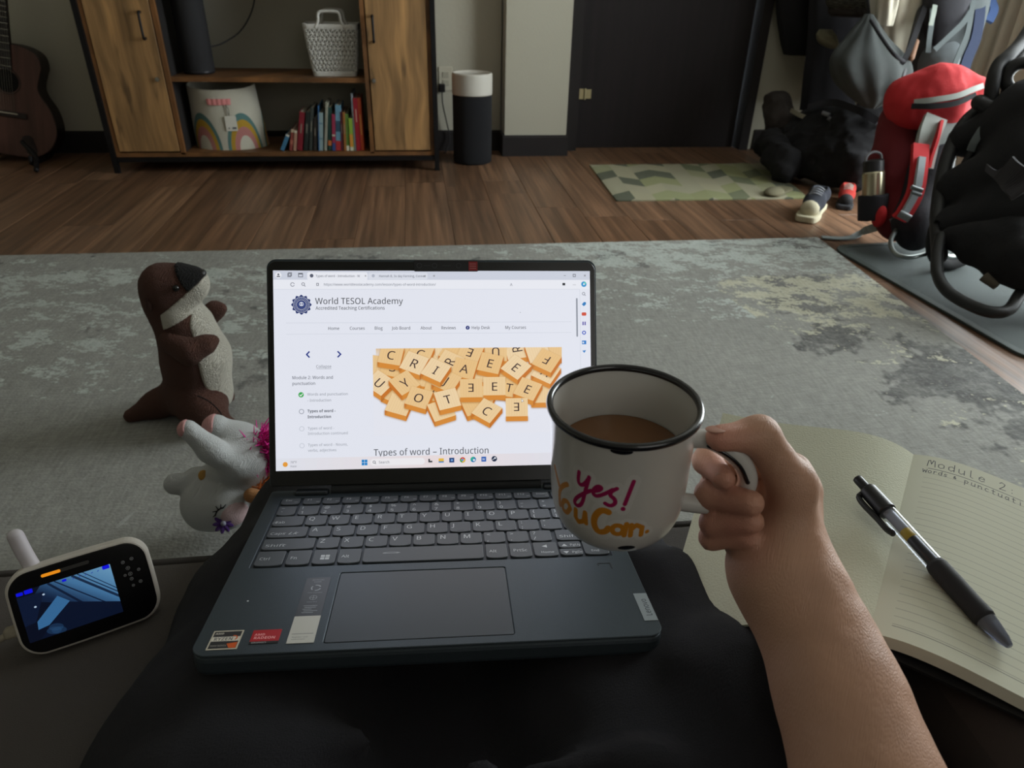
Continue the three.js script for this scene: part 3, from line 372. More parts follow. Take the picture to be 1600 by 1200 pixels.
{ // dark bags on the floor below the coats
  const bag = (name, label, bones, k, mat, cat) => { const f = caps(bones.map(([a, ra, b, rb]) => [at(...a), ra, at(...b), rb]), k); const P = bones.flatMap(([a, ra, b, rb]) => [[at(...a), ra], [at(...b), rb]]); const lo = [1e9, 1e9, 1e9], hi = [-1e9, -1e9, -1e9]; for (const [p, r] of P) p.toArray().forEach((q, i) => { lo[i] = Math.min(lo[i], q - r - 0.05); hi[i] = Math.max(hi[i], q + r + 0.05); }); const t = thing(name, label, cat, V(0, 0, 0)); part(t, 'body', sdf((x, y, z) => Math.max(f(x, y, z) + 0.024 * nz(x * 9, y * 13, z * 9) + 0.012 * nz(x * 24, y * 34, z * 24) + 0.005 * nz(x * 60, y * 60, z * 60), 0.004 - y), lo, hi, 0.012), mat); return t; };
  const a = bag('backpack', 'black-brown rounded backpack slumped against the wall by the door', [[[1216, 165, 3.55], 0.07, [1222, 200, 3.5], 0.09]], 0.08, F.brown, 'backpack');
  part(a, 'strap', strap([at(1236, 172, 3.38), at(1250, 180, 3.33), at(1268, 188, 3.3), at(1282, 200, 3.3)], 0.02, 0.005, CY, 16), cloth('#7d7868'), 'beige webbing strap');
  const b = bag('duffel_bag', 'large black duffel bag on the floor beneath the hanging coats', [[[1262, 215, 3.42], 0.13, [1345, 215, 3.2], 0.15], [[1240, 245, 3.4], 0.09, [1340, 258, 3.12], 0.11]], 0.08, F.black, 'bag');
  for (const [u, v] of [[[1285, 176, 3.22], [1296, 180, 3.2]], [[1294, 184, 3.2], [1303, 190, 3.2]]]) part(b, 'buckle', rod(at(...u), at(...v), 0.009), std('#6a6a6e', 0.5), 'grey plastic buckle');
  part(b, 'strap', strap([at(1262, 168, 3.28), at(1300, 160, 3.2), at(1340, 172, 3.06), at(1372, 190, 3.0)], 0.03, 0.006, CY, 24), F.ink);
  bag('soft_bag', 'small dark cloth bag on the floor at the edge of the green rug', [[[1203, 224, 3.45], 0.07, [1226, 256, 3.3], 0.08]], 0.05, F.black, 'bag');
}
{ // shoes
  const shoe = (name, label, p, turn, s, up, sole, lace) => {
    const t = thing(name, label, 'shoe', p), outer = [[0, 0], [0.035, 0.005], [0.046, 0.05], [0.042, 0.1], [0.036, 0.15], [0.036, 0.21], [0.03, 0.255], [0, 0.27], [-0.03, 0.255], [-0.034, 0.21], [-0.034, 0.15], [-0.042, 0.1], [-0.044, 0.05], [-0.033, 0.005]], sh = (k) => new THREE.Shape(curve(outer.map(([x, z]) => [x * k, (z - 0.135) * k + 0.135, 0]), true).getPoints(60).map((q) => new THREE.Vector2(q.x, q.y)));
    t.rotation.y = turn; t.scale.setScalar(s);
    part(t, 'sole', slab(sh(1.04), 0.028, 0.006).rotateX(-Math.PI / 2).scale(1, 1, -1).rotateX(0).rotateY(Math.PI).scale(1, 1, 1).translate(0, 0, 0.0), sole).geometry = slab(sh(1.04), 0.026, 0.006).rotateX(Math.PI / 2).translate(0, 0.027, 0);
    const f = caps([[[0, 0.045, 0.055], 0.034, [0, 0.06, 0.12], 0.036], [[0, 0.06, 0.12], 0.036, [0, 0.075, 0.2], 0.035], [[0, 0.075, 0.2], 0.035, [0, 0.06, 0.235], 0.032]], 0.03), hole = caps([[[0, 0.1, 0.17], 0.024, [0, 0.13, 0.215], 0.03]], 0.01);
    part(t, 'upper', sdf((x, y, z) => Math.max(f(x * 0.95, y, z), -hole(x, y, z), 0.022 - y), [-0.07, 0.005, 0], [0.07, 0.14, 0.29], 0.005), up); part(t, 'toe_cap', sdf((x, y, z) => Math.max(f(x * 0.95, y, z) - 0.003, z - 0.052, 0.02 - y), [-0.07, 0.005, 0], [0.07, 0.12, 0.1], 0.005), sole);
    for (let i = 0; i < 4; i++) part(t, 'lace', capped([[-0.022, 0.094 + i * 0.004, 0.1 + i * 0.018], [0, 0.1 + i * 0.005, 0.098 + i * 0.018], [0.022, 0.094 + i * 0.004, 0.1 + i * 0.018]], 0.003, 10, 6), lace);
    return t;
  };
  const cream = std('#b9b196', 0.8);
  shoe('sneaker', 'navy sneaker with a cream sole and toe standing on the wood floor', V(1.53, 0, -2.56), Math.PI - 0.7, 0.98, cloth('#20232e', 0.9, 20), cream, std('#8d8f94', 0.8));
  shoe('sneaker', 'bright red sneaker among the dark bags behind the steel bottle', V(1.79, 0, -2.72), 2.6, 0.75, cloth('#a8281f', 0.9, 20), std('#1b1b1f', 0.8), std('#b9b4aa', 0.8));
  const sl = thing('slipper', 'flat pale tan slipper on the corner of the green rug', 'slipper', V(1.62, 0.009, -2.98)); sl.rotation.y = 2.3; sl.scale.set(1, 0.55, 1); part(sl, 'sole', slab(roundRect(0.075, 0.2, 0.034), 0.016, 0.004).rotateX(-Math.PI / 2), std('#6f6a52', 0.9)); part(sl, 'upper', sdf((x, y, z) => Math.max(Math.abs(ell([0, 0.014, -0.05], [0.038, 0.04, 0.06])(x, y, z)) - 0.004, 0.014 - y, z + 0.025), [-0.06, 0, -0.13], [0.06, 0.07, 0.02], 0.004), cloth('#6b6650'));
}
{ // red framed child carrier standing on the floor mat
  const c = thing('child_carrier', 'red hiking child carrier with grey straps standing beside the stroller', 'backpack', V(0, 0, 0)), Q = (...p) => at(...p);
  const body = caps([[Q(1412, 190, 2.5), 0.085, Q(1400, 260, 2.52), 0.085], [Q(1400, 260, 2.52), 0.085, Q(1408, 335, 2.5), 0.07], [Q(1405, 345, 2.5), 0.07, Q(1440, 350, 2.48), 0.05]], 0.05);
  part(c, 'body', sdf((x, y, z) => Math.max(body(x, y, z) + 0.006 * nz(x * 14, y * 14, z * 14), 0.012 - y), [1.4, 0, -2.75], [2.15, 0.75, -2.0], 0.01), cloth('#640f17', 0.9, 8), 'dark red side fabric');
  const hood = caps([[Q(1415, 155, 2.44), 0.07, Q(1465, 142, 2.4), 0.075], [Q(1465, 142, 2.4), 0.075, Q(1518, 145, 2.38), 0.055], [Q(1430, 175, 2.42), 0.06, Q(1485, 172, 2.36), 0.045]], 0.07);
  part(c, 'hood', sdf((x, y, z) => hood(x, y, z) + 0.008 * nz(x * 12, y * 16, z * 12) + 0.004 * nz(x * 40, y * 20, z * 40), [1.5, 0.2, -2.75], [2.3, 0.85, -1.9], 0.009), F.red, 'bright red hood fabric');
  part(c, 'hood_trim', strap([Q(1428, 160, 2.33), Q(1460, 156, 2.3), Q(1495, 150, 2.29), Q(1520, 140, 2.3), Q(1536, 134, 2.32)], 0.018, 0.006, CY, 30), F.pale, 'grey zip trim'); part(c, 'hood_zip', strap([Q(1424, 166, 2.33), Q(1458, 166, 2.3), Q(1495, 161, 2.29), Q(1524, 148, 2.31)], 0.016, 0.008, CY, 30), F.black, 'black zip');
  part(c, 'back_panel', sdf(caps([[Q(1462, 205, 2.42), 0.065, Q(1450, 270, 2.44), 0.07], [Q(1450, 270, 2.44), 0.07, Q(1428, 345, 2.42), 0.062], [Q(1428, 345, 2.42), 0.062, Q(1430, 365, 2.42), 0.06]], 0.04), [1.5, 0, -2.7], [2.2, 0.65, -2.0], 0.01), F.ink, 'black padded back panel');
  part(c, 'shoulder_strap', strap([Q(1462, 184, 2.32), Q(1452, 210, 2.31), Q(1446, 236, 2.32), Q(1440, 262, 2.33)], 0.07, 0.02, CX, 30), F.pale, 'grey padded strap'); part(c, 'shoulder_strap', strap([Q(1486, 186, 2.36), Q(1480, 210, 2.36), Q(1470, 236, 2.38)], 0.05, 0.018, CX, 20), cloth('#7a7d7a'), 'grey padded strap');
  part(c, 'strap_edge', strap([Q(1470, 190, 2.3), Q(1464, 215, 2.29), Q(1454, 245, 2.3), Q(1450, 262, 2.31)], 0.009, 0.022, CX, 24), F.red, 'red strap edge');
  part(c, 'hip_strap', strap([Q(1438, 226, 2.3), Q(1436, 262, 2.29), Q(1430, 300, 2.3), Q(1415, 330, 2.32), Q(1404, 342, 2.34)], 0.052, 0.016, CX, 40), F.red, 'red padded hip strap'); part(c, 'hip_webbing', strap([Q(1440, 246, 2.28), Q(1437, 270, 2.275), Q(1431, 300, 2.285), Q(1416, 328, 2.305), Q(1410, 338, 2.32)], 0.022, 0.014, CX, 40), cloth('#9aa0a4'), 'grey webbing');
  for (const [u, v, r] of [[[1424, 292, 2.26], [1441, 298, 2.26], 0.007], [[1424, 300, 2.26], [1439, 305, 2.26], 0.006], [[1405, 333, 2.29], [1422, 342, 2.28], 0.012]]) part(c, 'buckle', rod(Q(...u), Q(...v), r), std('#6f7578', 0.4), 'grey plastic buckle'); part(c, 'lower_patch', sdf(ell(Q(1374, 338, 2.47).toArray(), [0.022, 0.04, 0.03]), [1.5, 0.02, -2.5], [1.8, 0.3, -2.1], 0.006), F.red, 'red lower corner');
  part(c, 'kickstand', capped([Q(1440, 330, 2.5), Q(1408, 352, 2.44), Q(1392, 375, 2.36), Q(1398, 395, 2.3), Q(1420, 402, 2.28), Q(1450, 396, 2.3)], 0.008, 40, 10), std('#8d9391', 0.3, { metalness: 0.8 }), 'bent metal kickstand tube');
  part(c, 'loose_strap', strap([V(1.5, 0.006, -2.37), V(1.56, 0.006, -2.35), V(1.62, 0.007, -2.36), V(1.68, 0.02, -2.39), Q(1404, 345, 2.4)], 0.03, 0.004, V(0, 0, 1), 30), cloth('#7d8686', 0.8), 'grey webbing trailing on the floor');
  const b = thing('water_bottle', 'steel water bottle with a black cap and carry loop in the carrier side pocket', 'bottle', V(0, 0, 0)), p0 = Q(1364, 330, 2.5), p1 = Q(1365, 266, 2.46), ax = p1.clone().sub(p0), Lg = ax.length();
  b.position.copy(p0); b.quaternion.setFromUnitVectors(V(0, 1, 0), ax.normalize());
  const lathe = (p) => new THREE.LatheGeometry(p.map(([x, y]) => new THREE.Vector2(x, y)), 36);
  part(b, 'flask', lathe([[0, 0], [0.034, 0], [0.0365, 0.004], [0.0365, Lg - 0.012], [0.033, Lg], [0, Lg]]), std('#b5ad93', 0.28, { metalness: 0.9 })); part(b, 'cap', lathe([[0.034, Lg - 0.004], [0.034, Lg + 0.03], [0.03, Lg + 0.036], [0, Lg + 0.038]]), std('#121114', 0.5));
  part(b, 'carry_loop', tube([[-0.03, Lg + 0.02, 0.0], [-0.026, Lg + 0.05, 0], [0, Lg + 0.062, 0], [0.026, Lg + 0.05, 0], [0.03, Lg + 0.02, 0]], 0.0045, 30, false, 8), std('#77777c', 0.4));
  part(c, 'side_pocket', sdf((x, y, z) => { const q = V(x, y, z).sub(p0).applyQuaternion(b.quaternion.clone().invert()), r = Math.hypot(q.x, q.z); return Math.max(Math.abs(r - 0.045) - 0.005, q.y - Lg * 0.42, -q.y - 0.03); }, [p0.x - 0.12, Math.max(0.005, p0.y - 0.08), p0.z - 0.12], [p0.x + 0.12, p0.y + 0.16, p0.z + 0.12], 0.006), F.ink, 'dark mesh side pocket');
}
{ // black jogging stroller at the edge of the frame
  const s = thing('stroller', 'black three-wheeled stroller with a tubular frame parked on the grey mat', 'stroller', V(0, 0, 0)), M = std('#0d0d10', 0.55), Q = (...p) => at(...p), tyre = std('#121214', 0.85), rim = std('#b9c0bd', 0.25, { metalness: 0.85 });
  const wheel = (c, r, turn) => { const w = new THREE.Group(); w.name = numbered('wheel'); w.position.copy(c); w.rotation.y = turn; s.add(w); part(w, 'tyre', new THREE.TorusGeometry(r - 0.02, 0.021, 14, 60), tyre); part(w, 'rim', new THREE.TorusGeometry(r - 0.045, 0.009, 10, 60), rim); const sp = []; for (let i = 0; i < 16; i++) { const a = i / 16 * 6.283; sp.push(rod([Math.cos(a) * 0.02, Math.sin(a) * 0.02, (i % 2 - 0.5) * 0.02], [Math.cos(a + 0.2) * (r - 0.05), Math.sin(a + 0.2) * (r - 0.05), 0], 0.0016, 0.0016, 5)); } part(w, 'spokes', merge(sp), rim).userData.kind = 'stuff'; part(w, 'hub', cyl(0.025, 0.025, 0.05, 0, 0, 0, 20).rotateX(Math.PI / 2), M); };
  wheel(at(1508, 352, 2.27), 0.152, 0.25); wheel(V(2.36, 0.152, -1.86), 0.15, 0.55); wheel(V(1.84, 0.112, -1.62), 0.11, 0.5);
  const bar = (pts, r, name = 'frame') => part(s, name, capped(pts.map((p) => Q(...p)), r, 60, 12), M);
  bar([[1470, 370, 2.02], [1464, 400, 1.99], [1466, 432, 1.95], [1482, 456, 1.92], [1515, 476, 1.88], [1550, 488, 1.84], [1576, 484, 1.84], [1592, 462, 1.86], [1612, 430, 1.9]], 0.016, 'footrest_tube');
  bar([[1468, 400, 2.03], [1466, 330, 2.1], [1480, 250, 2.14], [1506, 196, 2.14], [1546, 160, 2.12]], 0.022); bar([[1548, 205, 2.1], [1548, 165, 2.08], [1552, 125, 2.06], [1562, 100, 2.06], [1578, 86, 2.06], [1598, 64, 2.08], [1625, 20, 2.1]], 0.02); bar([[1568, 150, 2.08], [1574, 122, 2.07], [1583, 102, 2.06], [1598, 86, 2.06], [1624, 66, 2.08]], 0.011);
  bar([[1530, 160, 2.08], [1550, 168, 2.07], [1575, 158, 2.06], [1620, 150, 2.05]], 0.022); bar([[1536, 205, 2.1], [1556, 190, 2.08], [1574, 172, 2.07], [1610, 165, 2.06]], 0.015); bar([[1500, 270, 2.12], [1520, 235, 2.1], [1540, 200, 2.08]], 0.012);
  part(s, 'hinge_joint', merge(new THREE.TorusGeometry(0.038, 0.018, 12, 30).lookAt(V(-0.5, 0.1, 0.8)).translate(...Q(1596, 120, 2.04).toArray())), M);
  const seat = caps([[Q(1508, 220, 2.14), 0.05, Q(1600, 190, 2.06), 0.09], [Q(1490, 290, 2.1), 0.05, Q(1600, 270, 2.0), 0.12], [Q(1484, 350, 2.06), 0.045, Q(1600, 340, 1.95), 0.1], [Q(1620, 180, 2.0), 0.1, Q(1640, 340, 2.0), 0.14]], 0.08);
  part(s, 'seat_fabric', sdf((x, y, z) => seat(x, y, z) + 0.008 * nz(x * 13, y * 13, z * 13), [1.5, 0.05, -2.5], [2.5, 0.8, -1.45], 0.014), F.black);
  const bk = caps([[Q(1488, 372, 2.02), 0.035, Q(1590, 370, 1.92), 0.07], [Q(1520, 396, 1.98), 0.035, Q(1600, 400, 1.88), 0.07], [Q(1556, 424, 1.93), 0.025, Q(1610, 420, 1.86), 0.06]], 0.05);
  part(s, 'basket', sdf((x, y, z) => bk(x, y, z) + 0.006 * nz(x * 17, y * 17, z * 17), [1.4, 0.02, -2.3], [2.3, 0.5, -1.3], 0.011), F.black, 'black under-seat basket');
  part(s, 'seat_panel', strap([Q(1568, 262, 1.86), Q(1585, 280, 1.83), Q(1602, 300, 1.82)], 0.07, 0.008, CY, 16), cloth('#2e2c2f', 0.95, 5), 'dark grey fabric panel'); part(s, 'harness_strap', strap([Q(1541, 262, 1.97), Q(1556, 272, 1.9), Q(1570, 266, 1.87)], 0.02, 0.004, CY, 14), cloth('#3b393e')); part(s, 'harness_strap', strap([Q(1536, 200, 2.06), Q(1522, 222, 2.06), Q(1516, 236, 2.07)], 0.022, 0.005, CX, 14), cloth('#5c6262'), 'grey webbing strap'); for (const [a, b] of [[[1562, 182], [1558, 176]], [[1553, 178], [1556, 190]]]) part(s, 'buckle', rod(Q(...a, 2.03), Q(...b, 2.03), 0.007), std('#8f9894', 0.35));
  part(s, 'brake_lever', merge(rod(Q(1537, 432, 1.9), Q(1557, 448, 1.88), 0.014, 0.01), rod(Q(1568, 420, 1.88), Q(1576, 412, 1.87), 0.01)), cloth('#5b5347'), 'grey-brown brake lever');
}
{ // pleated cream curtain beside the glass door
  const c = thing('curtain', 'cream pleated curtain hanging beside the glass door behind the stroller', 'curtain', V(2.6, 0, -3.15));
  const pos = [], uv = [], idx = [], N = 160, Mv = 30; for (const o of [0, 0.004]) for (let j = 0; j <= Mv; j++) for (let i = 0; i <= N; i++) { const t = i / N, y = 0.03 + 2.2 * j / Mv; pos.push(0.035 * Math.sin(t * 44 + 0.3 * Math.sin(y * 2)) + 0.012 * Math.sin(t * 97 + y) + o, y, (t - 0.5) * 0.62 + 0.008 * Math.sin(t * 88)); uv.push(t * 3, y); }
  const K = (N + 1) * (Mv + 1); for (let j = 0; j < Mv; j++) for (let i = 0; i < N; i++) { const a = j * (N + 1) + i, b = a + N + 1; idx.push(a, a + 1, b + 1, a, b + 1, b, K + a, K + b + 1, K + a + 1, K + a, K + b, K + b + 1); }
  const g = new THREE.BufferGeometry(); g.setAttribute('position', new THREE.Float32BufferAttribute(pos, 3)); g.setAttribute('uv', new THREE.Float32BufferAttribute(uv, 2)); g.setIndex(idx); g.computeVertexNormals(); part(c, 'fabric', g, std('#cfc8b4', 0.95, { side: THREE.DoubleSide, bumpMap: weave, bumpScale: 0.001 }));
  part(c, 'rod', rod([0.03, 2.26, -0.4], [0.03, 2.26, 0.4], 0.012), blackMetal);
}
// ------------------------------------------------------------------ sofa, toys and the baby monitor
const sofaCloth = std('#59534f', 0.95, { bumpMap: rep(weave, 60, 30), bumpScale: 0.0014 });
{
  const s = thing('sofa', 'low grey-brown fabric sofa whose seat edge with piping faces the rug', 'sofa', V(0, 0, 0));
  part(s, 'seat_cushion', new RoundedBoxGeometry(2.5, 0.17, 1.1, 4, 0.018).translate(-0.1, 0.245, 0.006), sofaCloth);
  part(s, 'piping', merge(rod([-1.33, 0.3265, -0.538], [1.13, 0.3265, -0.538], 0.0045)), sofaCloth); part(s, 'base', rbox(2.44, 0.12, 1.04, 0.01, -0.1, 0.1, 0.01), cloth('#3a3431'));
  part(s, 'backrest', rbox(2.5, 0.5, 0.2, 0.05, -0.1, 0.55, 0.66), sofaCloth); for (const x of [-1.25, 1.05]) for (const z of [-0.45, 0.45]) part(s, 'foot', cyl(0.025, 0.02, 0.029, x, 0.0262, z, 16), darkWood);
  const c = thing('cushion', 'thick dark brown fabric cushion under the open notebook', 'cushion', V(0.585, 0.399, -0.12)); part(c, 'body', rbox(0.58, 0.134, 0.6, 0.035, 0, 0, 0, 5), cloth('#453a35', 0.95, 24, 0.0014));
}
{ // plush otter standing up, looking towards the far right
  const o = thing('plush_otter', 'brown plush otter standing upright with white muzzle and belly on the rug', 'plush toy', V(0, 0, 0)), Z0 = -1.32, B = (a, ra, b, rb) => [[a[0], a[1], Z0 + (a[2] || 0)], ra, [b[0], b[1], Z0 + (b[2] || 0)], rb];
  const torso = caps([B([-0.472, 0.068], 0.066, [-0.462, 0.15], 0.061), B([-0.462, 0.15], 0.061, [-0.47, 0.215], 0.049), B([-0.47, 0.215], 0.049, [-0.489, 0.265], 0.039), B([-0.489, 0.265], 0.039, [-0.487, 0.3], 0.0405), B([-0.487, 0.301], 0.0405, [-0.457, 0.307], 0.03), B([-0.457, 0.307], 0.029, [-0.43, 0.3135], 0.0185), B([-0.472, 0.279], 0.028, [-0.437, 0.2985], 0.0205)], 0.026);
  const limbs = caps([B([-0.463, 0.06, 0.045], 0.044, [-0.45, 0.048, 0.055], 0.044), B([-0.445, 0.022, 0.055], 0.02, [-0.405, 0.014, 0.06], 0.017), B([-0.455, 0.06, -0.045], 0.042, [-0.44, 0.022, -0.05], 0.022), B([-0.505, 0.06, -0.005], 0.044, [-0.56, 0.04, 0.0], 0.027), B([-0.56, 0.04, 0.0], 0.027, [-0.612, 0.022, 0.012], 0.015)], 0.02);
  const all = (x, y, z) => Math.max(smin(torso(x, y, z), limbs(x, y, z), 0.02), 0.0115 - y) + 0.0009 * nz(x * 150, y * 150, z * 150);
  const lo = [-0.66, 0.0, Z0 - 0.14], hi = [-0.34, 0.37, Z0 + 0.14], furB = (c) => new THREE.MeshPhysicalMaterial({ color: c, roughness: 0.98, bumpMap: rep(grit, 14), bumpScale: 0.006, sheen: 0.35, sheenRoughness: 0.6, sheenColor: new THREE.Color(c) }), fur = furB('#5a3a2f'), white = furB('#cfcabc'), dark = furB('#070505');
  part(o, 'body', sdf(all, lo, hi, 0.0042), fur);
  const patch = (name, f, pr, mat, l) => part(o, name, sdf((x, y, z) => Math.max(torso(x, y, z) - pr, f(x, y, z)), lo, hi, 0.0032), mat, l);
  patch('belly', smin2(ell([-0.402, 0.15, Z0], [0.055, 0.115, 0.085]), ell([-0.42, 0.22, Z0], [0.047, 0.05, 0.055])), 0.0022, white, 'white belly');
  patch('muzzle', (x, y, z) => Math.max((y - 0.322 - 0.74 * (x + 0.411)) * 0.8, (0.243 + 0.45 * (x + 0.468) - y) * 0.9, -0.492 - x), 0.0024, white, 'white muzzle');
  patch('nose_bridge', (x, y, z) => Math.max((0.322 + 0.74 * (x + 0.411) - y) * 0.8, (-0.455 + 0.5 * (0.337 - y) - x) * 0.9), 0.003, dark, 'black nose bridge');
  const hitZ = (f, x, y, d) => { let z = d > 0 ? Z0 + 0.12 : Z0 - 0.12; for (let i = 0; i < 60; i++) { const v = f(x, y, z); if (v < 0.0004) break; z -= d * Math.max(0.0006, v * 0.7); } return z; };
  part(o, 'nose', ball(0.0095, -0.4155, 0.3265, Z0, 0.9, 0.75, 1.2), std('#0f0c0d', 0.5)); for (const s of [1, -1]) part(o, 'eye', ball(0.0062, -0.4545, 0.3135, hitZ(torso, -0.4545, 0.3135, s) + s * 0.002), std('#060505', 0.1));
  for (const s of [1, -1]) { part(o, 'ear', ball(0.013, -0.507, 0.283, hitZ(torso, -0.507, 0.283, s), 0.55, 1, 0.6), fur);
    const y = s > 0 ? 0 : 0.027; part(o, 'arm', sdf(caps([B([-0.482, 0.205, s * 0.042], 0.026, [-0.45, 0.19 + y * 0.5, s * 0.06], 0.023), B([-0.45, 0.19 + y * 0.5, s * 0.06], 0.023, [-0.42, 0.2 + y, s * 0.05], 0.017), B([-0.42, 0.2 + y, s * 0.05], 0.0165, [-0.405, 0.206 + y, s * 0.045], 0.009)], 0.015), [-0.54, 0.14, Z0 - 0.11], [-0.37, 0.27, Z0 + 0.11], 0.004), fur); }
  part(o, 'seam', capped([[-0.45, 0.098, Z0 + 0.072], [-0.428, 0.09, Z0 + 0.082], [-0.412, 0.07, Z0 + 0.086], [-0.408, 0.045, Z0 + 0.08]], 0.0012, 24, 6), dark);
}
function smin2(a, b) { return (x, y, z) => Math.min(a(x, y, z), b(x, y, z)); }
{ // plush unicorn lying on its side
  const u = thing('plush_unicorn', 'white plush unicorn with pink hooves and hot pink tail, lying beside the laptop', 'plush toy', V(0, 0, 0)), Z0 = -0.97, B = (a, ra, b, rb) => [[a[0], a[1], Z0 + (a[2] || 0)], ra, [b[0], b[1], Z0 + (b[2] || 0)], rb];
  const q = (a, ra, b, rb) => [at(...a), ra, at(...b), rb];
  const body = caps([q([374, 700, 1.13], 0.042, [375, 735, 1.14], 0.044), q([375, 735, 1.14], 0.044, [370, 770, 1.15], 0.04), q([368, 694, 1.13], 0.036, [338, 668, 1.11], 0.021), q([386, 722, 1.11], 0.03, [362, 712, 1.1], 0.026), q([368, 728, 1.09], 0.021, [330, 703, 1.065], 0.0185), q([330, 703, 1.065], 0.0185, [294, 671, 1.045], 0.0145), q([350, 742, 1.12], 0.018, [306, 742, 1.13], 0.0135), q([330, 758, 1.13], 0.017, [274, 756, 1.12], 0.0175)], 0.012);
  const head = caps([q([352, 776, 1.13], 0.036, [330, 786, 1.13], 0.039), q([330, 786, 1.13], 0.039, [356, 796, 1.115], 0.031)], 0.03);
  const f = (x, y, z) => Math.max(smin(body(x, y, z), head(x, y, z), 0.006), 0.0115 - y) + 0.0005 * nz(x * 120, y * 120, z * 120), lo = [-0.5, 0.0, Z0 - 0.12], hi = [-0.22, 0.27, Z0 + 0.16], pl = (c) => std(c, 0.95, { bumpMap: rep(grit, 20), bumpScale: 0.0016 });
  part(u, 'body', sdf(f, lo, hi, 0.0036), pl('#c2c4c4'));
  const pad = (c, r, l, n = 'hoof') => part(u, n, sdf((x, y, z) => Math.max(f(x, y, z) - 0.0012, ell(c, r)(x, y, z)), lo, hi, 0.003), pl(n === 'muzzle' ? '#c9aeb0' : '#cf9a98'), l);
  pad(at(324, 660, 1.1).toArray(), [0.013, 0.022, 0.035], 'pink hoof'); pad(at(282, 666, 1.04).toArray(), [0.011, 0.015, 0.02], 'pink hoof'); pad(at(372, 808, 1.09).toArray(), [0.026, 0.022, 0.026], 'pale pink muzzle', 'muzzle');
  const hit = (px, py, o = 0) => { let d = 0.95; for (let i = 0; i < 90; i++) { const p = at(px, py, d), v = f(p.x, p.y, p.z); if (v < 0.0003) break; d += Math.max(0.0005, v * 0.8); } return at(px, py, d - o); };
  const tuft = (name, c, n, len, r0, mat, dir, seed) => { const r = rng(seed), g = []; for (let i = 0; i < n; i++) { const d = V(dir[0] + (r() - 0.5) * 1.1, dir[1] + (r() - 0.5) * 1.1, dir[2] + (r() - 0.5) * 1.1).normalize(), a = V(...c).add(V(r() - 0.5, r() - 0.5, r() - 0.5).multiplyScalar(r0)); g.push(rod(a, a.clone().addScaledVector(d, len * (0.6 + 0.5 * r())), 0.0022, 0.0004, 4)); } const m = part(u, name, merge(g), mat); m.userData.kind = 'stuff'; return m; };
  tuft('tail', at(412, 700, 1.14).toArray(), 420, 0.05, 0.04, std('#e0259a', 0.8), [0.5, 0.1, 0.3], 4).userData.label = 'hot pink fluffy tail';
  tuft('mane', at(408, 760, 1.14).toArray(), 160, 0.03, 0.035, std('#d8874a', 0.8), [0.6, 0, 0.5], 5).userData.label = 'orange mane'; tuft('forelock', at(412, 772, 1.14).toArray(), 90, 0.025, 0.02, std('#d83c8c', 0.8), [0.6, -0.2, 0.5], 6).userData.label = 'pink mane tuft';
  part(u, 'ear', sdf(caps([q([393, 774, 1.1], 0.012, [406, 776, 1.1], 0.01)], 0.01), lo, hi, 0.003), pl('#b07c4e'), 'tan ear');
  const lash = []; for (const [x, y, dx, dy] of [[337, 804, -4, 4], [338, 799, -6, 1], [341, 796, -4, -5], [345, 794, 0, -6], [349, 793, 4, -5]]) lash.push(rod(hit(x, y, 0.0005), hit(x + dx, y + dy, 0.002), 0.001, 0.0006, 5));
  part(u, 'eyelashes', merge(lash, tube([hit(336, 806), hit(339, 799), hit(344, 795), hit(350, 793)], 0.0012, 12, false, 6)), std('#1b1518', 0.8)).userData.kind = 'stuff';
  const fc = hit(349, 818, 0.002), fl = part(u, 'flower', ball(0.004, 0, 0, 0.003), std('#8d8fa0', 0.5), 'purple flower'); fl.position.copy(fc); fl.lookAt(EYE); for (let i = 0; i < 9; i++) part(fl, 'petal', ball(0.006, 0, 0, 0, 0.55, 1.2, 0.35).translate(0, 0.0085, 0).rotateZ(i * 0.698), pl('#5a2f88'));
  const st = part(u, 'star_patch', ball(0.008, 0, 0, 0, 1, 1.1, 0.4), std('#b98a3c', 0.5), 'gold tag'); st.position.copy(hit(318, 743, 0)); st.lookAt(EYE);
}
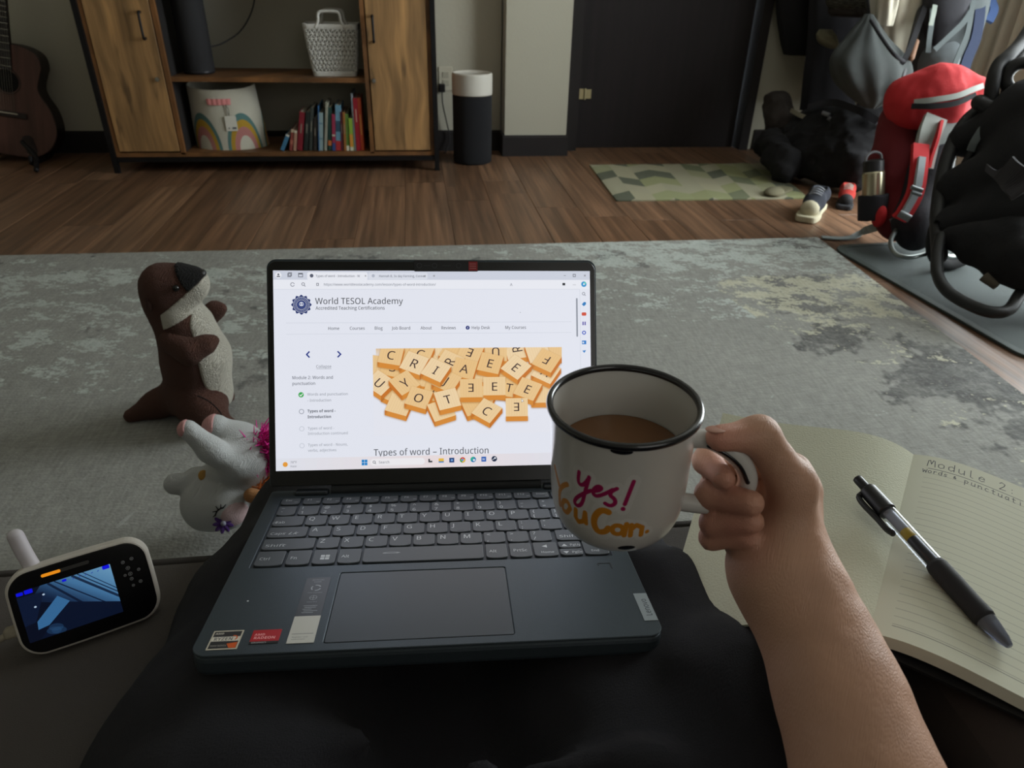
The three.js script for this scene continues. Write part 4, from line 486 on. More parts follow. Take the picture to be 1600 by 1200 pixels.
{ // baby monitor propped on its stand on the sofa
  const m = thing('baby_monitor', 'white baby monitor with antenna showing a blue night-vision picture on the sofa', 'monitor', V(-0.337, 0.3355, -0.4253)); m.rotation.order = 'YXZ'; m.rotation.y = 22.5 * Math.PI / 180; m.rotation.x = -(90 - 62.5) * Math.PI / 180;
  const W = 0.105, H = 0.0728, shell = std('#c9c3ba', 0.5), glass = std('#08080b', 0.12), shp = (k, r) => { const P = roundRect(W - 2 * k, H - 2 * k, r).getSpacedPoints(120).map((p) => { const b = 1 + 0.0; return new THREE.Vector2(p.x * (1 + 0.02 * (1 - (2 * p.y / H) ** 2)) + W / 2, p.y * (1 + 0.035 * (1 - (2 * p.x / W) ** 2)) * b + H / 2); }); return new THREE.Shape(P); };
  part(m, 'case', slab(shp(0, 0.017), 0.018, 0.0035, 3).translate(0, 0, -0.018), shell); part(m, 'front_glass', slab(shp(0.0026, 0.015), 0.0016, 0.0006).translate(0, 0, -0.0004), glass, 'black glossy front');
  const feed = canvasTex(512, 384, (g, w, h) => {
    g.fillStyle = '#0b1226'; g.fillRect(0, 0, w, h); let q = g.createLinearGradient(w, 0, w * 0.25, h); q.addColorStop(0, '#7fb6dd'); q.addColorStop(0.35, '#4d83b4'); q.addColorStop(0.6, '#16294a'); q.addColorStop(1, '#0a1022'); g.fillStyle = q;
    g.beginPath(); g.moveTo(130, 0); g.lineTo(w, 0); g.lineTo(w, 330); g.lineTo(60, 90); g.closePath(); g.fill(); g.strokeStyle = 'rgba(10,20,45,0.75)'; for (const [x0, x1, lw] of [[170, 330, 14], [205, 420, 8], [300, 510, 16], [330, 540, 7], [360, 560, 5]]) { g.lineWidth = lw; g.beginPath(); g.moveTo(x0, 0); g.lineTo(x1 + 40, 300); g.stroke(); }
    g.fillStyle = '#3f78ad'; g.beginPath(); g.moveTo(200, 110); g.lineTo(255, 175); g.lineTo(120, 300); g.lineTo(60, 310); g.lineTo(66, 250); g.closePath(); g.fill(); g.fillStyle = '#0c1730'; g.beginPath(); g.moveTo(250, 180); g.lineTo(512, 300); g.lineTo(512, 384); g.lineTo(60, 384); g.lineTo(130, 300); g.closePath(); g.fill(); g.fillStyle = '#101d3a'; g.beginPath(); g.moveTo(0, 40); g.lineTo(140, 50); g.lineTo(60, 250); g.lineTo(0, 260); g.fill();
    g.fillStyle = '#2c5580'; for (const [x, y] of [[150, 330], [160, 360], [135, 350]]) { g.globalAlpha = 0.5; g.beginPath(); g.ellipse(x, y, 40, 26, 0.4, 0, 7); g.fill(); } g.globalAlpha = 1;
    g.fillStyle = '#cfe6ff'; for (const [x, y] of [[135, 70], [78, 140]]) { g.beginPath(); g.arc(x, y, 7, 0, 7); g.fill(); } g.fillStyle = '#1216ff'; for (const [x, y, s] of [[20, 18, 18], [66, 16, 22], [256, 16, 12], [486, 14, 20]]) { g.beginPath(); g.roundRect(x - s, y - s * 0.7, 2 * s, 1.4 * s, 6); g.fill(); } g.strokeStyle = '#2a3fc0'; g.lineWidth = 4; for (let i = 0; i < 5; i++) { g.beginPath(); g.moveTo(300 + i * 34, 26); g.lineTo(310 + i * 34, 20); g.stroke(); }
  });
  part(m, 'screen', new THREE.PlaneGeometry(0.069, 0.0435).translate(0.0415, 0.0355, 0.00175), new THREE.MeshStandardMaterial({ color: '#000000', roughness: 0.15, emissive: '#ffffff', emissiveMap: feed, emissiveIntensity: 0.45 }), 'lit blue screen');
  const l = new THREE.RectAreaLight('#5f95d8', 0.12, 0.066, 0.041); l.position.set(0.0415, 0.0355, 0.0022); l.rotation.y = Math.PI; l.name = 'monitor_glow'; m.add(l);
  part(m, 'indicator_slot', slab(roundRect(0.035, 0.0028, 0.0013), 0.0006).translate(0.0445, 0.0645, 0.0012), std('#2b2926', 0.3)); part(m, 'indicator_light', slab(roundRect(0.014, 0.0026, 0.0012), 0.0004).translate(0.034, 0.0645, 0.0017), std('#7a4a00', 0.4, { emissive: '#ff9a12', emissiveIntensity: 0.5 }), 'amber indicator light');
  const ic = std('#8f9094', 0.5); for (const [x, y, s] of [[0.0855, 0.055, 1], [0.0925, 0.056, 1], [0.088, 0.049, 1.2], [0.0955, 0.045, 0.9], [0.0845, 0.0435, 0.8], [0.0885, 0.0435, 1.2], [0.0885, 0.039, 1], [0.0945, 0.0345, 1], [0.0885, 0.033, 0.8]]) part(m, 'button_mark', merge(new THREE.TorusGeometry(0.0012 * s, 0.00025, 5, 16).translate(x, y, 0.0014), box(0.0009 * s, 0.0009 * s, 0.0002, x, y, 0.00135)), ic);
  part(m, 'antenna', capped([[0.022, 0.066, -0.012], [0.018, 0.085, -0.013], [0.0155, 0.1, -0.014]], 0.0062, 20, 14), std('#c5bfc4', 0.5)); part(m, 'stand', slab(roundRect(0.05, 0.05, 0.008), 0.003, 0.001).rotateX(1.0).translate(0.052, 0.03, -0.022), shell);
  part(m, 'power_plug', merge(rbox(0.012, 0.009, 0.012, 0.003, -0.004, 0.025, -0.009), capped([[-0.004, 0.025, -0.009], [-0.02, 0.02, -0.006], [-0.04, 0.006, 0.0], [-0.08, 0.003, -0.01]], 0.0028, 24, 8)), std('#8d8573', 0.6));
}
// ------------------------------------------------------------------ the laptop
{
  const L = thing('laptop', 'dark slate laptop open on the lap with a bright web page on its screen', 'laptop', V(0.0058, 0.4022, -0.5304));
  L.quaternion.setFromRotationMatrix(new THREE.Matrix4().makeBasis(V(0.99897, -0.01341, 0.04342), V(0.02214, 0.97803, -0.20728), V(-0.03969, 0.20803, 0.97732)));
  const alu = std('#3d464c', 0.45, { metalness: 0.55, bumpMap: rep(grit, 30), bumpScale: 0.00008 }), aluIn = std('#2c343b', 0.5, { metalness: 0.4 }), keyM = (map) => new THREE.MeshStandardMaterial({ color: '#ffffff', map, roughness: 0.5 }), blk = std('#0c0d10', 0.25);
  const plan = (x0, x1, v0, v1, r) => roundRect(x1 - x0, v1 - v0, r, x0, -v1);                 // shapes lie in x / -v, then turn flat
  const flat = (shape, y0, y1, bev = 0, seg = 2) => slab(shape, y1 - y0, bev, seg, 10).rotateX(-Math.PI / 2).translate(0, y0, 0);
  part(L, 'base_shell', flat(plan(-0.156, 0.156, -0.006, 0.2239, [0.011, 0.011, 0.004, 0.004]), -0.0165, -0.0016, 0.004, 3), alu);
  const deck = plan(-0.156, 0.156, -0.006, 0.2239, [0.011, 0.011, 0.004, 0.004]); deck.holes.push(plan(-0.1436, 0.1425, 0.0098, 0.1245, 0.0015)); deck.holes.push(plan(-0.0728, 0.0543, 0.1349, 0.2162, 0.002));
  part(L, 'deck', flat(deck, -0.0016, 0, 0.0005, 1), alu); part(L, 'key_well', flat(plan(-0.144, 0.143, 0.0095, 0.1248, 0.001), -0.0019, -0.0012), aluIn);
  part(L, 'touchpad', flat(plan(-0.0723, 0.0538, 0.1354, 0.2157, 0.0018), -0.0016, -0.0002, 0.0003, 1), std('#3c4247', 0.42, { metalness: 0.35 }));
  // keys: each its own mesh, legends from one atlas
  const rowsK = [];
  const R0 = ['Esc', 'F1', 'F2', 'F3', 'F4', 'F5', 'F6', 'F7', 'F8', 'F9', 'F10', 'F11', 'F12', 'Insert', 'Delete', '⏻']; R0.forEach((t, i) => rowsK.push([i ? -0.1229 + (i - 1) * 0.01772 : -0.1425, 0.0108, i ? 0.0158 : 0.0168, 0.0118, t, 'f']));
  const N1 = ['1', '2', '3', '4', '5', '6', '7', '8', '9', '0', '-', '='], N2 = ['!', '@', '#', '$', '%', '^', '&', '*', '(', ')', '_', '+']; rowsK.push([-0.142, 0.0258, 0.0158, 0.0168, '`', 'n', '~']); N1.forEach((t, i) => rowsK.push([-0.1238 + i * 0.0198, 0.0258, 0.0179, 0.0168, t, 'n', N2[i]])); rowsK.push([0.1138, 0.0258, 0.0272, 0.0168, 'Backspace', 's']);
  const row = (y, first, fx, fw, letters, x0, pitch, end) => { rowsK.push([fx, y, fw, 0.0168, first, 's']); letters.forEach((t, i) => rowsK.push([x0 + i * pitch, y, 0.0178, 0.0168, t[0], t[1] ? 'n' : 'l', t[1]])); if (end) rowsK.push([end[1], y, 0.141 - end[1], 0.0168, end[0], 's']); };
  row(0.0444, 'Tab', -0.1415, 0.0257, [...'QWERTYUIOP'].concat(['[{', ']}']), -0.1139, 0.01972, ['\\', 0.1227]); row(0.0634, 'Caps Lk', -0.1415, 0.0322, [...'ASDFGHJKL'].concat([';:', '\'"']), -0.1074, 0.0198, ['Enter', 0.1105]); row(0.0824, 'Shift', -0.1415, 0.0418, [...'ZXCVBNM'].concat([',<', '.>', '/?']), -0.0978, 0.01966, ['Shift', 0.101]);
  [['Ctrl', -0.1415, -0.1198], ['Fn', -0.1177, -0.0994], ['WIN', -0.0975, -0.0795], ['Alt', -0.0777, -0.06], [' ', -0.0582, 0.0382], ['Alt', 0.0403, 0.0576], ['PrtSc', 0.0598, 0.0776], ['◂', 0.0796, 0.0991], ['▸', 0.1209, 0.141]].forEach(([t, a, b]) => rowsK.push([a, 0.1015, b - a, 0.0208, t, 'b'])); rowsK.push([0.1008, 0.1015, 0.0184, 0.0098, '▴', 'h', 'PgUp'], [0.1008, 0.1125, 0.0184, 0.0098, '▾', 'h', 'PgDn']);
  const atlas = canvasTex(2048, 1536, (g, w, h) => {
    g.fillStyle = '#43484d'; g.fillRect(0, 0, w, h); g.fillStyle = '#b9bdc0'; g.strokeStyle = '#b9bdc0';
    rowsK.forEach(([, , , , t, k, t2], i) => {
      const x = (i % 12) * 160, y = Math.floor(i / 12) * 160; g.textBaseline = 'top'; g.textAlign = 'left';
      if (k === 'l') { g.font = '58px sans-serif'; g.fillText(t, x + 20, y + 14); if (t === 'F' || t === 'J') { g.fillStyle = '#15171a'; g.fillRect(x + 50, y + 112, 42, 5); g.fillStyle = '#b9bdc0'; } }
      else if (k === 'n') { g.font = '46px sans-serif'; g.fillText(t2, x + 22, y + 8); g.fillText(t, x + 22, y + 70); } else if (k === 'f') { g.font = '32px sans-serif'; g.fillText(t, x + 30, y + 14); g.globalAlpha = 0.6; g.fillRect(x + 92, y + 56, 24, 6); g.globalAlpha = 1; } else if (k === 's') { g.font = '38px sans-serif'; g.fillText(t, x + 20, y + 62); }
      else if (k === 'h') { g.beginPath(); const d = t === '▴' ? 1 : -1; g.moveTo(x + 40, y + 46 - d * 14); g.lineTo(x + 58, y + 46 + d * 12); g.lineTo(x + 22, y + 46 + d * 12); g.fill(); g.font = '30px sans-serif'; g.fillText(t2, x + 74, y + 28); }
      else if (t === 'WIN') for (const [a, b] of [[50, 62], [78, 62], [50, 88], [78, 88]]) g.fillRect(x + a, y + b, 24, 22); else if (t === '◂' || t === '▸') { const d = t === '◂' ? -1 : 1; g.beginPath(); g.moveTo(x + 76 + d * 20, y + 50); g.lineTo(x + 76 - d * 12, y + 34); g.lineTo(x + 76 - d * 12, y + 66); g.fill(); g.font = '30px sans-serif'; g.fillText(d < 0 ? 'Home' : 'End', x + 44, y + 96); } else if (t === ' ') { g.lineWidth = 4; g.globalAlpha = 0.7; g.beginPath(); g.arc(x + 52, y + 70, 12, 3.5, 6); g.moveTo(x + 40, y + 70); g.lineTo(x + 64, y + 70); g.stroke(); g.globalAlpha = 1; } else { g.font = '38px sans-serif'; g.fillText(t, x + 24, y + 62); }
    });
  });
  const km = keyM(atlas);
  rowsK.forEach(([x, v, w, h, t], i) => {
    const s = new THREE.Shape(), r = 0.0016, big = h > 0.015 && w < 0.06 ? 0.0009 : 0.0003; s.moveTo(x + r, -v); s.lineTo(x + w - r, -v); s.quadraticCurveTo(x + w, -v, x + w, -v - r); s.lineTo(x + w, -v - h + 2.2 * r); s.quadraticCurveTo(x + w, -v - h + 0.0006, x + w - 2.4 * r, -v - h); s.quadraticCurveTo(x + w / 2, -v - h - big, x + 2.4 * r, -v - h); s.quadraticCurveTo(x, -v - h + 0.0006, x, -v - h + 2.2 * r); s.lineTo(x, -v - r); s.quadraticCurveTo(x, -v, x + r, -v);
    const g = new THREE.ExtrudeGeometry(s, { depth: 0.0011, bevelEnabled: true, bevelThickness: 0.0003, bevelSize: 0.00035, bevelOffset: -0.00035, bevelSegments: 1, curveSegments: 4 }).rotateX(-Math.PI / 2).translate(0, -0.0009, 0), p = g.attributes.position, uv = g.attributes.uv;
    for (let k = 0; k < p.count; k++) uv.setXY(k, ((i % 12) * 160 + 4 + clamp((p.getX(k) - x) / 0.0205, 0, 0.97) * 152) / 2048, 1 - (Math.floor(i / 12) * 160 + 4 + clamp((p.getZ(k) - v) / 0.0205, 0, 0.97) * 152) / 1536);
    part(L, 'key', g, km);
  });
  const sticker = (name, x0, x1, v0, v1, w, h, draw, label, rough = 0.35) => part(L, name, new THREE.PlaneGeometry(x1 - x0, v1 - v0).rotateX(-Math.PI / 2).translate((x0 + x1) / 2, 0.00025, (v0 + v1) / 2), new THREE.MeshStandardMaterial({ map: canvasTex(w, h, draw), roughness: rough }), label);
  const slabbed = (m, t = 0.0002) => { const p = m.geometry.parameters, old = m.geometry; old.computeBoundingBox(); const b = old.boundingBox, W = b.max.x - b.min.x, D = b.max.z - b.min.z, g = new THREE.BoxGeometry(W, t, D); const uv = g.attributes.uv; for (let k = 0; k < uv.count; k++) uv.setXY(k, g.attributes.position.getX(k) / W + 0.5, 0.5 - g.attributes.position.getZ(k) / D); g.translate((b.min.x + b.max.x) / 2, 0.0001 + t / 2, (b.min.z + b.max.z) / 2); m.geometry = g; };
  slabbed(sticker('processor_sticker', -0.1468, -0.1272, 0.1994, 0.2184, 320, 300, (g, w, h) => { g.fillStyle = '#b9b2a0'; g.fillRect(0, 0, w, h); g.fillStyle = '#26262a'; g.fillRect(16, 16, w - 32, h - 32); g.fillStyle = '#c9c4b6'; g.font = 'bold 40px sans-serif'; g.fillText('AMD', 30, 62); g.fillStyle = '#c8c2b4'; g.fillRect(16, 100, w - 32, 70); g.fillStyle = '#5a5a5c'; g.font = 'bold 66px sans-serif'; g.fillText('RYZEN', 34, 158); g.fillStyle = '#c2521c'; g.beginPath(); g.moveTo(190, 210); g.lineTo(300, 190); g.lineTo(300, 280); g.lineTo(230, 280); g.fill(); g.beginPath(); g.arc(240, 120, 34, -2, 1); g.lineWidth = 14; g.strokeStyle = '#c2521c'; g.stroke(); g.fillStyle = '#a9a498'; g.font = '30px sans-serif'; g.fillText('5000 SERIES', 30, 250); }, 'silver-edged processor sticker'));
  slabbed(sticker('graphics_sticker', -0.1208, -0.1022, 0.2003, 0.2143, 320, 240, (g, w, h) => { g.fillStyle = '#a3131f'; g.fillRect(0, 0, w, h); g.fillStyle = '#e6a0a0'; g.font = 'bold 52px sans-serif'; g.fillText('AMD', 30, 100); g.font = 'bold 60px sans-serif'; g.fillText('RADEON', 30, 160); g.fillStyle = '#151518'; g.fillRect(0, 200, w, 40); g.fillStyle = '#9a9a9a'; g.font = 'bold 34px sans-serif'; g.fillText('GRAPHICS', 24, 232); }, 'red graphics sticker'));
  slabbed(sticker('recycling_sticker', -0.0966, -0.0788, 0.141, 0.1872, 240, 620, (g, w, h) => { g.fillStyle = '#2b2f34'; g.fillRect(0, 0, w, h); g.fillStyle = g.strokeStyle = '#83888c'; g.font = '26px sans-serif'; g.textAlign = 'center'; g.fillText('RECYCLED', w / 2, 50); g.fillText('PAPER', w / 2, 84); g.lineWidth = 14; for (let i = 0; i < 3; i++) { g.beginPath(); g.arc(w / 2, 175, 44, i * 2.094 + 0.25, i * 2.094 + 1.7); g.stroke(); } g.font = '20px sans-serif'; g.fillText('100% recyclable', w / 2, 262); g.lineWidth = 5; g.beginPath(); g.arc(w / 2, 335, 34, 0, 7); g.moveTo(w / 2 - 34, 335); g.lineTo(w / 2 + 34, 335); g.moveTo(w / 2, 301); g.lineTo(w / 2, 369); g.stroke(); g.fillText('wood fibre', w / 2, 410); for (let i = 0; i < 5; i++) g.fillRect(50 + (i % 2) * 14, 460 + i * 26, 130 - (i % 3) * 22, 8); }, 'dark grey recycling strip'));
  slabbed(sticker('paper_sticker', -0.0966, -0.0788, 0.1872, 0.2155, 240, 380, (g, w, h) => { g.fillStyle = '#b7b5ac'; g.fillRect(0, 0, w, h); g.fillStyle = '#6a6b6c'; g.fillRect(24, 250, w - 48, 7); g.font = '24px sans-serif'; g.fillText('Register now', 34, 306); g.fillRect(34, 326, 120, 5); }, 'white paper label'));
  slabbed(sticker('brand_plate', 0.1458, 0.1556, 0.1768, 0.2084, 120, 384, (g, w, h) => { g.fillStyle = '#8e979b'; g.fillRect(0, 0, w, h); g.translate(w / 2, h / 2); g.rotate(Math.PI / 2 * -1); g.fillStyle = '#20262b'; g.font = '74px sans-serif'; g.textAlign = 'center'; g.textBaseline = 'middle'; g.fillText('Lenovo', -10, 4); }, 'silver brand plate'));
  part(L, 'status_light', cyl(0.0007, 0.0007, 0.0004, -0.1335, 0.0001, 0.1669, 12), std('#c9ced2', 0.3)); part(L, 'corner_mark', merge(box(0.0105, 0.0003, 0.0008, 0.1327, 0.0001, 0.1354), box(0.0008, 0.0003, 0.0078, 0.1378, 0.0001, 0.139), box(0.0008, 0.0003, 0.003, 0.1278, 0.0001, 0.137)), std('#12161a', 0.5));
  for (const s of [-1, 1]) part(L, 'hinge_cover', rbox(0.031, 0.006, 0.0095, 0.0022, s * 0.1177, 0.0005, 0.0006), std('#1b2126', 0.4)); part(L, 'foot', merge(box(0.24, 0.0025, 0.01, 0, -0.0175, 0.02)), std('#151618', 0.9));
  part(L, 'hinge_bar', merge(rod([-0.1, 0.001, -0.0035], [0.1, 0.001, -0.0035], 0.0052), box(0.2, 0.012, 0.004, 0, -0.005, -0.006)), std('#15181b', 0.7));
  // lid
  const lid = part(L, 'lid', slab(roundRect(0.3145, 0.2145, [0.004, 0.004, 0.009, 0.009], -0.15725, 0.0065), 0.0052, 0.0016, 2).translate(0, 0, -0.0062), alu); lid.rotation.x = Math.PI / 2 - 1.884016;
  part(lid, 'bezel', merge(slab(roundRect(0.3115, 0.2115, [0.002, 0.002, 0.008, 0.008], -0.15575, 0.007), 0.0012, 0.0003, 1).translate(0, 0, -0.0013)), blk); part(lid, 'camera_bar', slab(roundRect(0.1, 0.006, 0.0025, -0.05, 0.2145), 0.005, 0.001).translate(0, 0, -0.0055), alu);
  const notch = part(lid, 'camera_notch', slab(roundRect(0.061, 0.0105, 0.001, -0.0195, 0.2093), 0.0006, 0.0002, 1).translate(0, 0, -0.0001), std('#14151a', 0.5));
  part(lid, 'shutter_marks', merge(new THREE.TorusGeometry(0.0022, 0.0003, 5, 20).translate(-0.0145, 0.2148, 0.0005), new THREE.TorusGeometry(0.0022, 0.0003, 5, 20).translate(0.0, 0.2148, 0.0005), new THREE.TorusGeometry(0.0022, 0.0003, 5, 20).translate(0.023, 0.2148, 0.0005), box(0.006, 0.0004, 0.0002, -0.0072, 0.2148, 0.0005), box(0.008, 0.0004, 0.0002, 0.0115, 0.2148, 0.0005)), std('#4b4d52', 0.5));
  part(lid, 'red_sticker', merge(box(0.0085, 0.0088, 0.0003, 0.0368, 0.2144, 0.0007)), std('#97252c', 0.6)); part(lid, 'red_sticker_lines', merge(...[0, 1, 2].map((i) => box(0.0062, 0.0005, 0.0002, 0.0366, 0.2165 - i * 0.0021, 0.0009))), std('#c98a8a', 0.6));
  const page = canvasTex(2048, 1280, (g, W, H) => { g.scale(W / 1600, H / 1000); drawPage(g); });
  part(lid, 'screen', new THREE.PlaneGeometry(0.3016, 0.1885).translate(0, 0.0215 + 0.09425, 0.00015), new THREE.MeshStandardMaterial({ color: '#000000', roughness: 0.35, emissive: '#ffffff', emissiveMap: page, emissiveIntensity: 0.6 }), 'lit web page');
  const glow = new THREE.RectAreaLight('#e8eeff', 0.55, 0.298, 0.185); glow.position.set(0, 0.0215 + 0.09425, 0.0012); glow.rotation.y = Math.PI; glow.name = 'screen_glow'; lid.add(glow);
}
function drawPage(g) {
  const T = (s, x, y, px, c, font = 'sans-serif', al = 'left') => { g.fillStyle = c; g.font = px + 'px ' + font; g.textAlign = al; g.textBaseline = 'middle'; g.fillText(s, x, y); };
  const dot = (x, y, r, c) => { g.fillStyle = c; g.beginPath(); g.arc(x, y, r, 0, 7); g.fill(); };
  g.fillStyle = '#eef1fc'; g.fillRect(0, 0, 1600, 1000); g.fillStyle = '#d6dbe9'; g.fillRect(0, 0, 1600, 46); g.fillStyle = '#f3f5fd'; g.beginPath(); g.roundRect(166, 8, 298, 40, 10); g.fill(); g.fillStyle = '#e4e8f3'; g.beginPath(); g.roundRect(468, 10, 296, 34, 8); g.fill();
  dot(26, 24, 15, '#f6f8ff'); dot(26, 20, 5, '#6a6d78'); g.fillStyle = '#6a6d78'; g.fillRect(18, 27, 16, 6); g.strokeStyle = '#70737d'; g.lineWidth = 3; g.strokeRect(72, 15, 14, 16); g.strokeRect(76, 11, 14, 16); g.fillStyle = '#4a4d55'; g.fillRect(124, 14, 20, 5); g.strokeRect(124, 14, 20, 18); dot(188, 26, 9, '#5b6072'); T('Types of word - Introduction - W', 208, 27, 15, '#666b78'); T('×', 448, 26, 20, '#555'); T('Hannah B, 3x day Farming, Connec', 520, 27, 15, '#666b78'); dot(492, 26, 8, '#b9bfce'); T('×', 745, 26, 20, '#555'); T('+', 790, 26, 24, '#666'); T('−', 1462, 24, 24, '#555'); g.strokeRect(1512, 17, 12, 12); T('×', 1567, 24, 24, '#555');
  g.fillStyle = '#f4f6fe'; g.fillRect(0, 46, 1600, 48); T('←', 34, 70, 26, '#55585f', 'sans-serif', 'center'); g.lineWidth = 2.5; g.strokeStyle = '#666a75'; g.beginPath(); g.arc(94, 70, 9, 0.4, 6); g.stroke(); g.beginPath(); g.arc(146, 68, 7, 0, 7); g.moveTo(151, 74); g.lineTo(157, 80); g.stroke(); g.strokeRect(212, 64, 9, 11); T('https://www.worldtesolacademy.com/lesson/types-of-word-introduction/', 246, 70, 17, '#7a7f8b');
  for (const [x, s] of [[1190, 'A'], [1240, '☆'], [1302, '▢'], [1356, '☆'], [1412, '⬇']]) T(s, x, 70, 20, '#7d828e', 'sans-serif', 'center'); g.fillStyle = '#23262d'; g.fillRect(1456, 62, 14, 12); T('…', 1518, 66, 22, '#666', 'sans-serif', 'center');
  g.strokeStyle = '#d9deea'; g.lineWidth = 2; g.beginPath(); g.moveTo(0, 94); g.lineTo(1546, 94); g.moveTo(60, 262); g.lineTo(1500, 262); g.moveTo(60, 318); g.lineTo(1500, 318); g.moveTo(1546, 94); g.lineTo(1546, 940); g.stroke();
  // emblem: scalloped navy seal
  g.fillStyle = '#2a3870'; g.beginPath(); for (let i = 0; i <= 96; i++) { const a = i / 96 * 6.2832, r = 46 + 4 * Math.cos(a * 12); g.lineTo(136 + r * Math.cos(a), 171 + r * Math.sin(a)); } g.fill(); g.strokeStyle = '#e6e9f4'; g.lineWidth = 2; for (const r of [38, 24]) { g.beginPath(); g.arc(136, 171, r, 0, 7); g.stroke(); } dot(136, 171, 20, '#3d4c86'); dot(136, 168, 11, '#d9deee'); dot(131, 167, 3, '#2a3870'); dot(141, 167, 3, '#2a3870'); g.fillStyle = '#2a3870'; g.fillRect(128, 178, 16, 4); for (let i = 0; i < 24; i++) { const a = i / 24 * 6.2832; g.fillStyle = '#b8c0dc'; g.fillRect(136 + 31 * Math.cos(a) - 2, 171 + 31 * Math.sin(a) - 3, 4, 5); }
  T('World TESOL Academy', 203, 153, 43, '#45474d'); T('Accredited Teaching Certifications', 205, 188, 22.5, '#33363c');
  for (const [s, x] of [['Home', 264], ['Courses', 371], ['Blog', 494], ['Job Board', 582], ['About', 725], ['Reviews', 829], ['Help Desk', 983], ['My Courses', 1155]]) T(s, x, 290, 21, '#54575f'); dot(964, 290, 10, '#26347a'); T('f', 964, 291, 15, '#fff', 'sans-serif', 'center'); T('➢', 1136, 290, 18, '#c07060', 'sans-serif', 'center');
  g.strokeStyle = '#1d2f86'; g.lineWidth = 6.5; g.beginPath(); g.moveTo(172, 405); g.lineTo(158, 420); g.lineTo(172, 435); g.moveTo(310, 405); g.lineTo(325, 420); g.lineTo(310, 435); g.stroke(); T('Collapse', 241, 480, 20, '#8b8f9a', 'sans-serif', 'center'); g.strokeStyle = '#a9adb8'; g.lineWidth = 2; g.beginPath(); g.moveTo(205, 492); g.lineTo(278, 492); g.stroke(); T('Module 2: Words and', 85, 535, 21, '#5d626d'); T('punctuation', 85, 564, 21, '#5d626d');
  dot(128, 621, 13, '#3fae55'); g.strokeStyle = '#fff'; g.lineWidth = 4; g.beginPath(); g.moveTo(121, 621); g.lineTo(127, 627); g.lineTo(136, 615); g.stroke(); T('Words and punctuation', 158, 619, 19, '#9a9faa'); T('- Introduction', 158, 649, 19, '#9a9faa'); g.strokeStyle = '#9ba0ac'; g.lineWidth = 3; for (const [y, c] of [[705, '#9ba0ac'], [791, '#cdd2de'], [876, '#cdd2de']]) { g.strokeStyle = c; g.beginPath(); g.arc(129, y, 11, 0, 7); g.stroke(); } T('▸', 129, 705, 14, '#9ba0ac', 'sans-serif', 'center'); g.fillStyle = '#585d68'; g.textAlign = 'left'; g.font = 'bold 19px sans-serif'; g.fillText('Types of word -', 158, 703); g.fillText('Introduction', 158, 732); T('Types of word -', 158, 789, 19, '#a5aab5'); T('Introduction continued', 158, 816, 19, '#a5aab5'); T('Types of word - Nouns,', 158, 873, 19, '#a5aab5'); T('verbs, adjectives', 158, 900, 19, '#a5aab5');
  g.save(); g.beginPath(); g.rect(484, 393, 964, 440); g.clip(); g.fillStyle = '#eff1fb'; g.fillRect(484, 393, 964, 440); { const q = g.createLinearGradient(0, 393, 0, 480); q.addColorStop(0, '#e7c9a4'); q.addColorStop(1, 'rgba(243,242,248,0)'); g.fillStyle = q; g.fillRect(500, 393, 948, 90); }
  const tiles = [['C', 575, 425, 12, 1], ['C', 722, 420, 20, 1], ['E', 974, 419, 200, 1], ['U', 1106, 416, 180, 1], ['R', 1215, 403, -100, 1], ['S', 585, 487, 15, 0], ['R', 691, 468, 25, 2], ['I', 800, 504, 30, 2], ['R', 869, 463, -60, 1], ['A', 945, 498, 15, 1], ['E', 1077, 472, 15, 2], ['E', 1210, 494, 40, 2], ['F', 1369, 461, -150, 2], ['A', 1365, 520, 30, 1], ['U', 516, 566, 40, 1], ['Y', 641, 567, -35, 2], ['J', 854, 560, 30, 1], ['O', 712, 644, 20, 2], ['A', 795, 614, 15, 0], ['T', 857, 653, -15, 3], ['E', 978, 599, 180, 3], ['E', 1097, 590, 0, 3], ['T', 1174, 598, 10, 1], ['E', 1269, 607, 25, 3], ['C', 1057, 715, 35, 3], ['E', 1211, 700, 180, 3], ['C', 825, 708, -20, 2], ['', 613, 677, 20, 0], ['', 991, 683, -20, 1], ['', 1056, 524, 10, 0], ['', 1343, 632, 0, 0], ['', 808, 403, 0, 0], ['', 891, 414, 30, 0], ['', 1016, 398, 10, 0], ['', 1324, 418, -15, 1], ['', 660, 410, 25, 0], ['', 1420, 400, 8, 0], ['', 740, 540, 12, 0], ['', 1140, 430, 0, 0], ['', 1300, 545, 18, 0], ['', 600, 620, 30, 0], ['', 760, 470, -30, 0], ['', 905, 630, 5, 0], ['', 1040, 640, 20, 0], ['', 1180, 520, 30, 0], ['', 530, 480, 10, 0]].sort((a, b) => a[4] - b[4] || a[2] - b[2]), rr = rng(7);
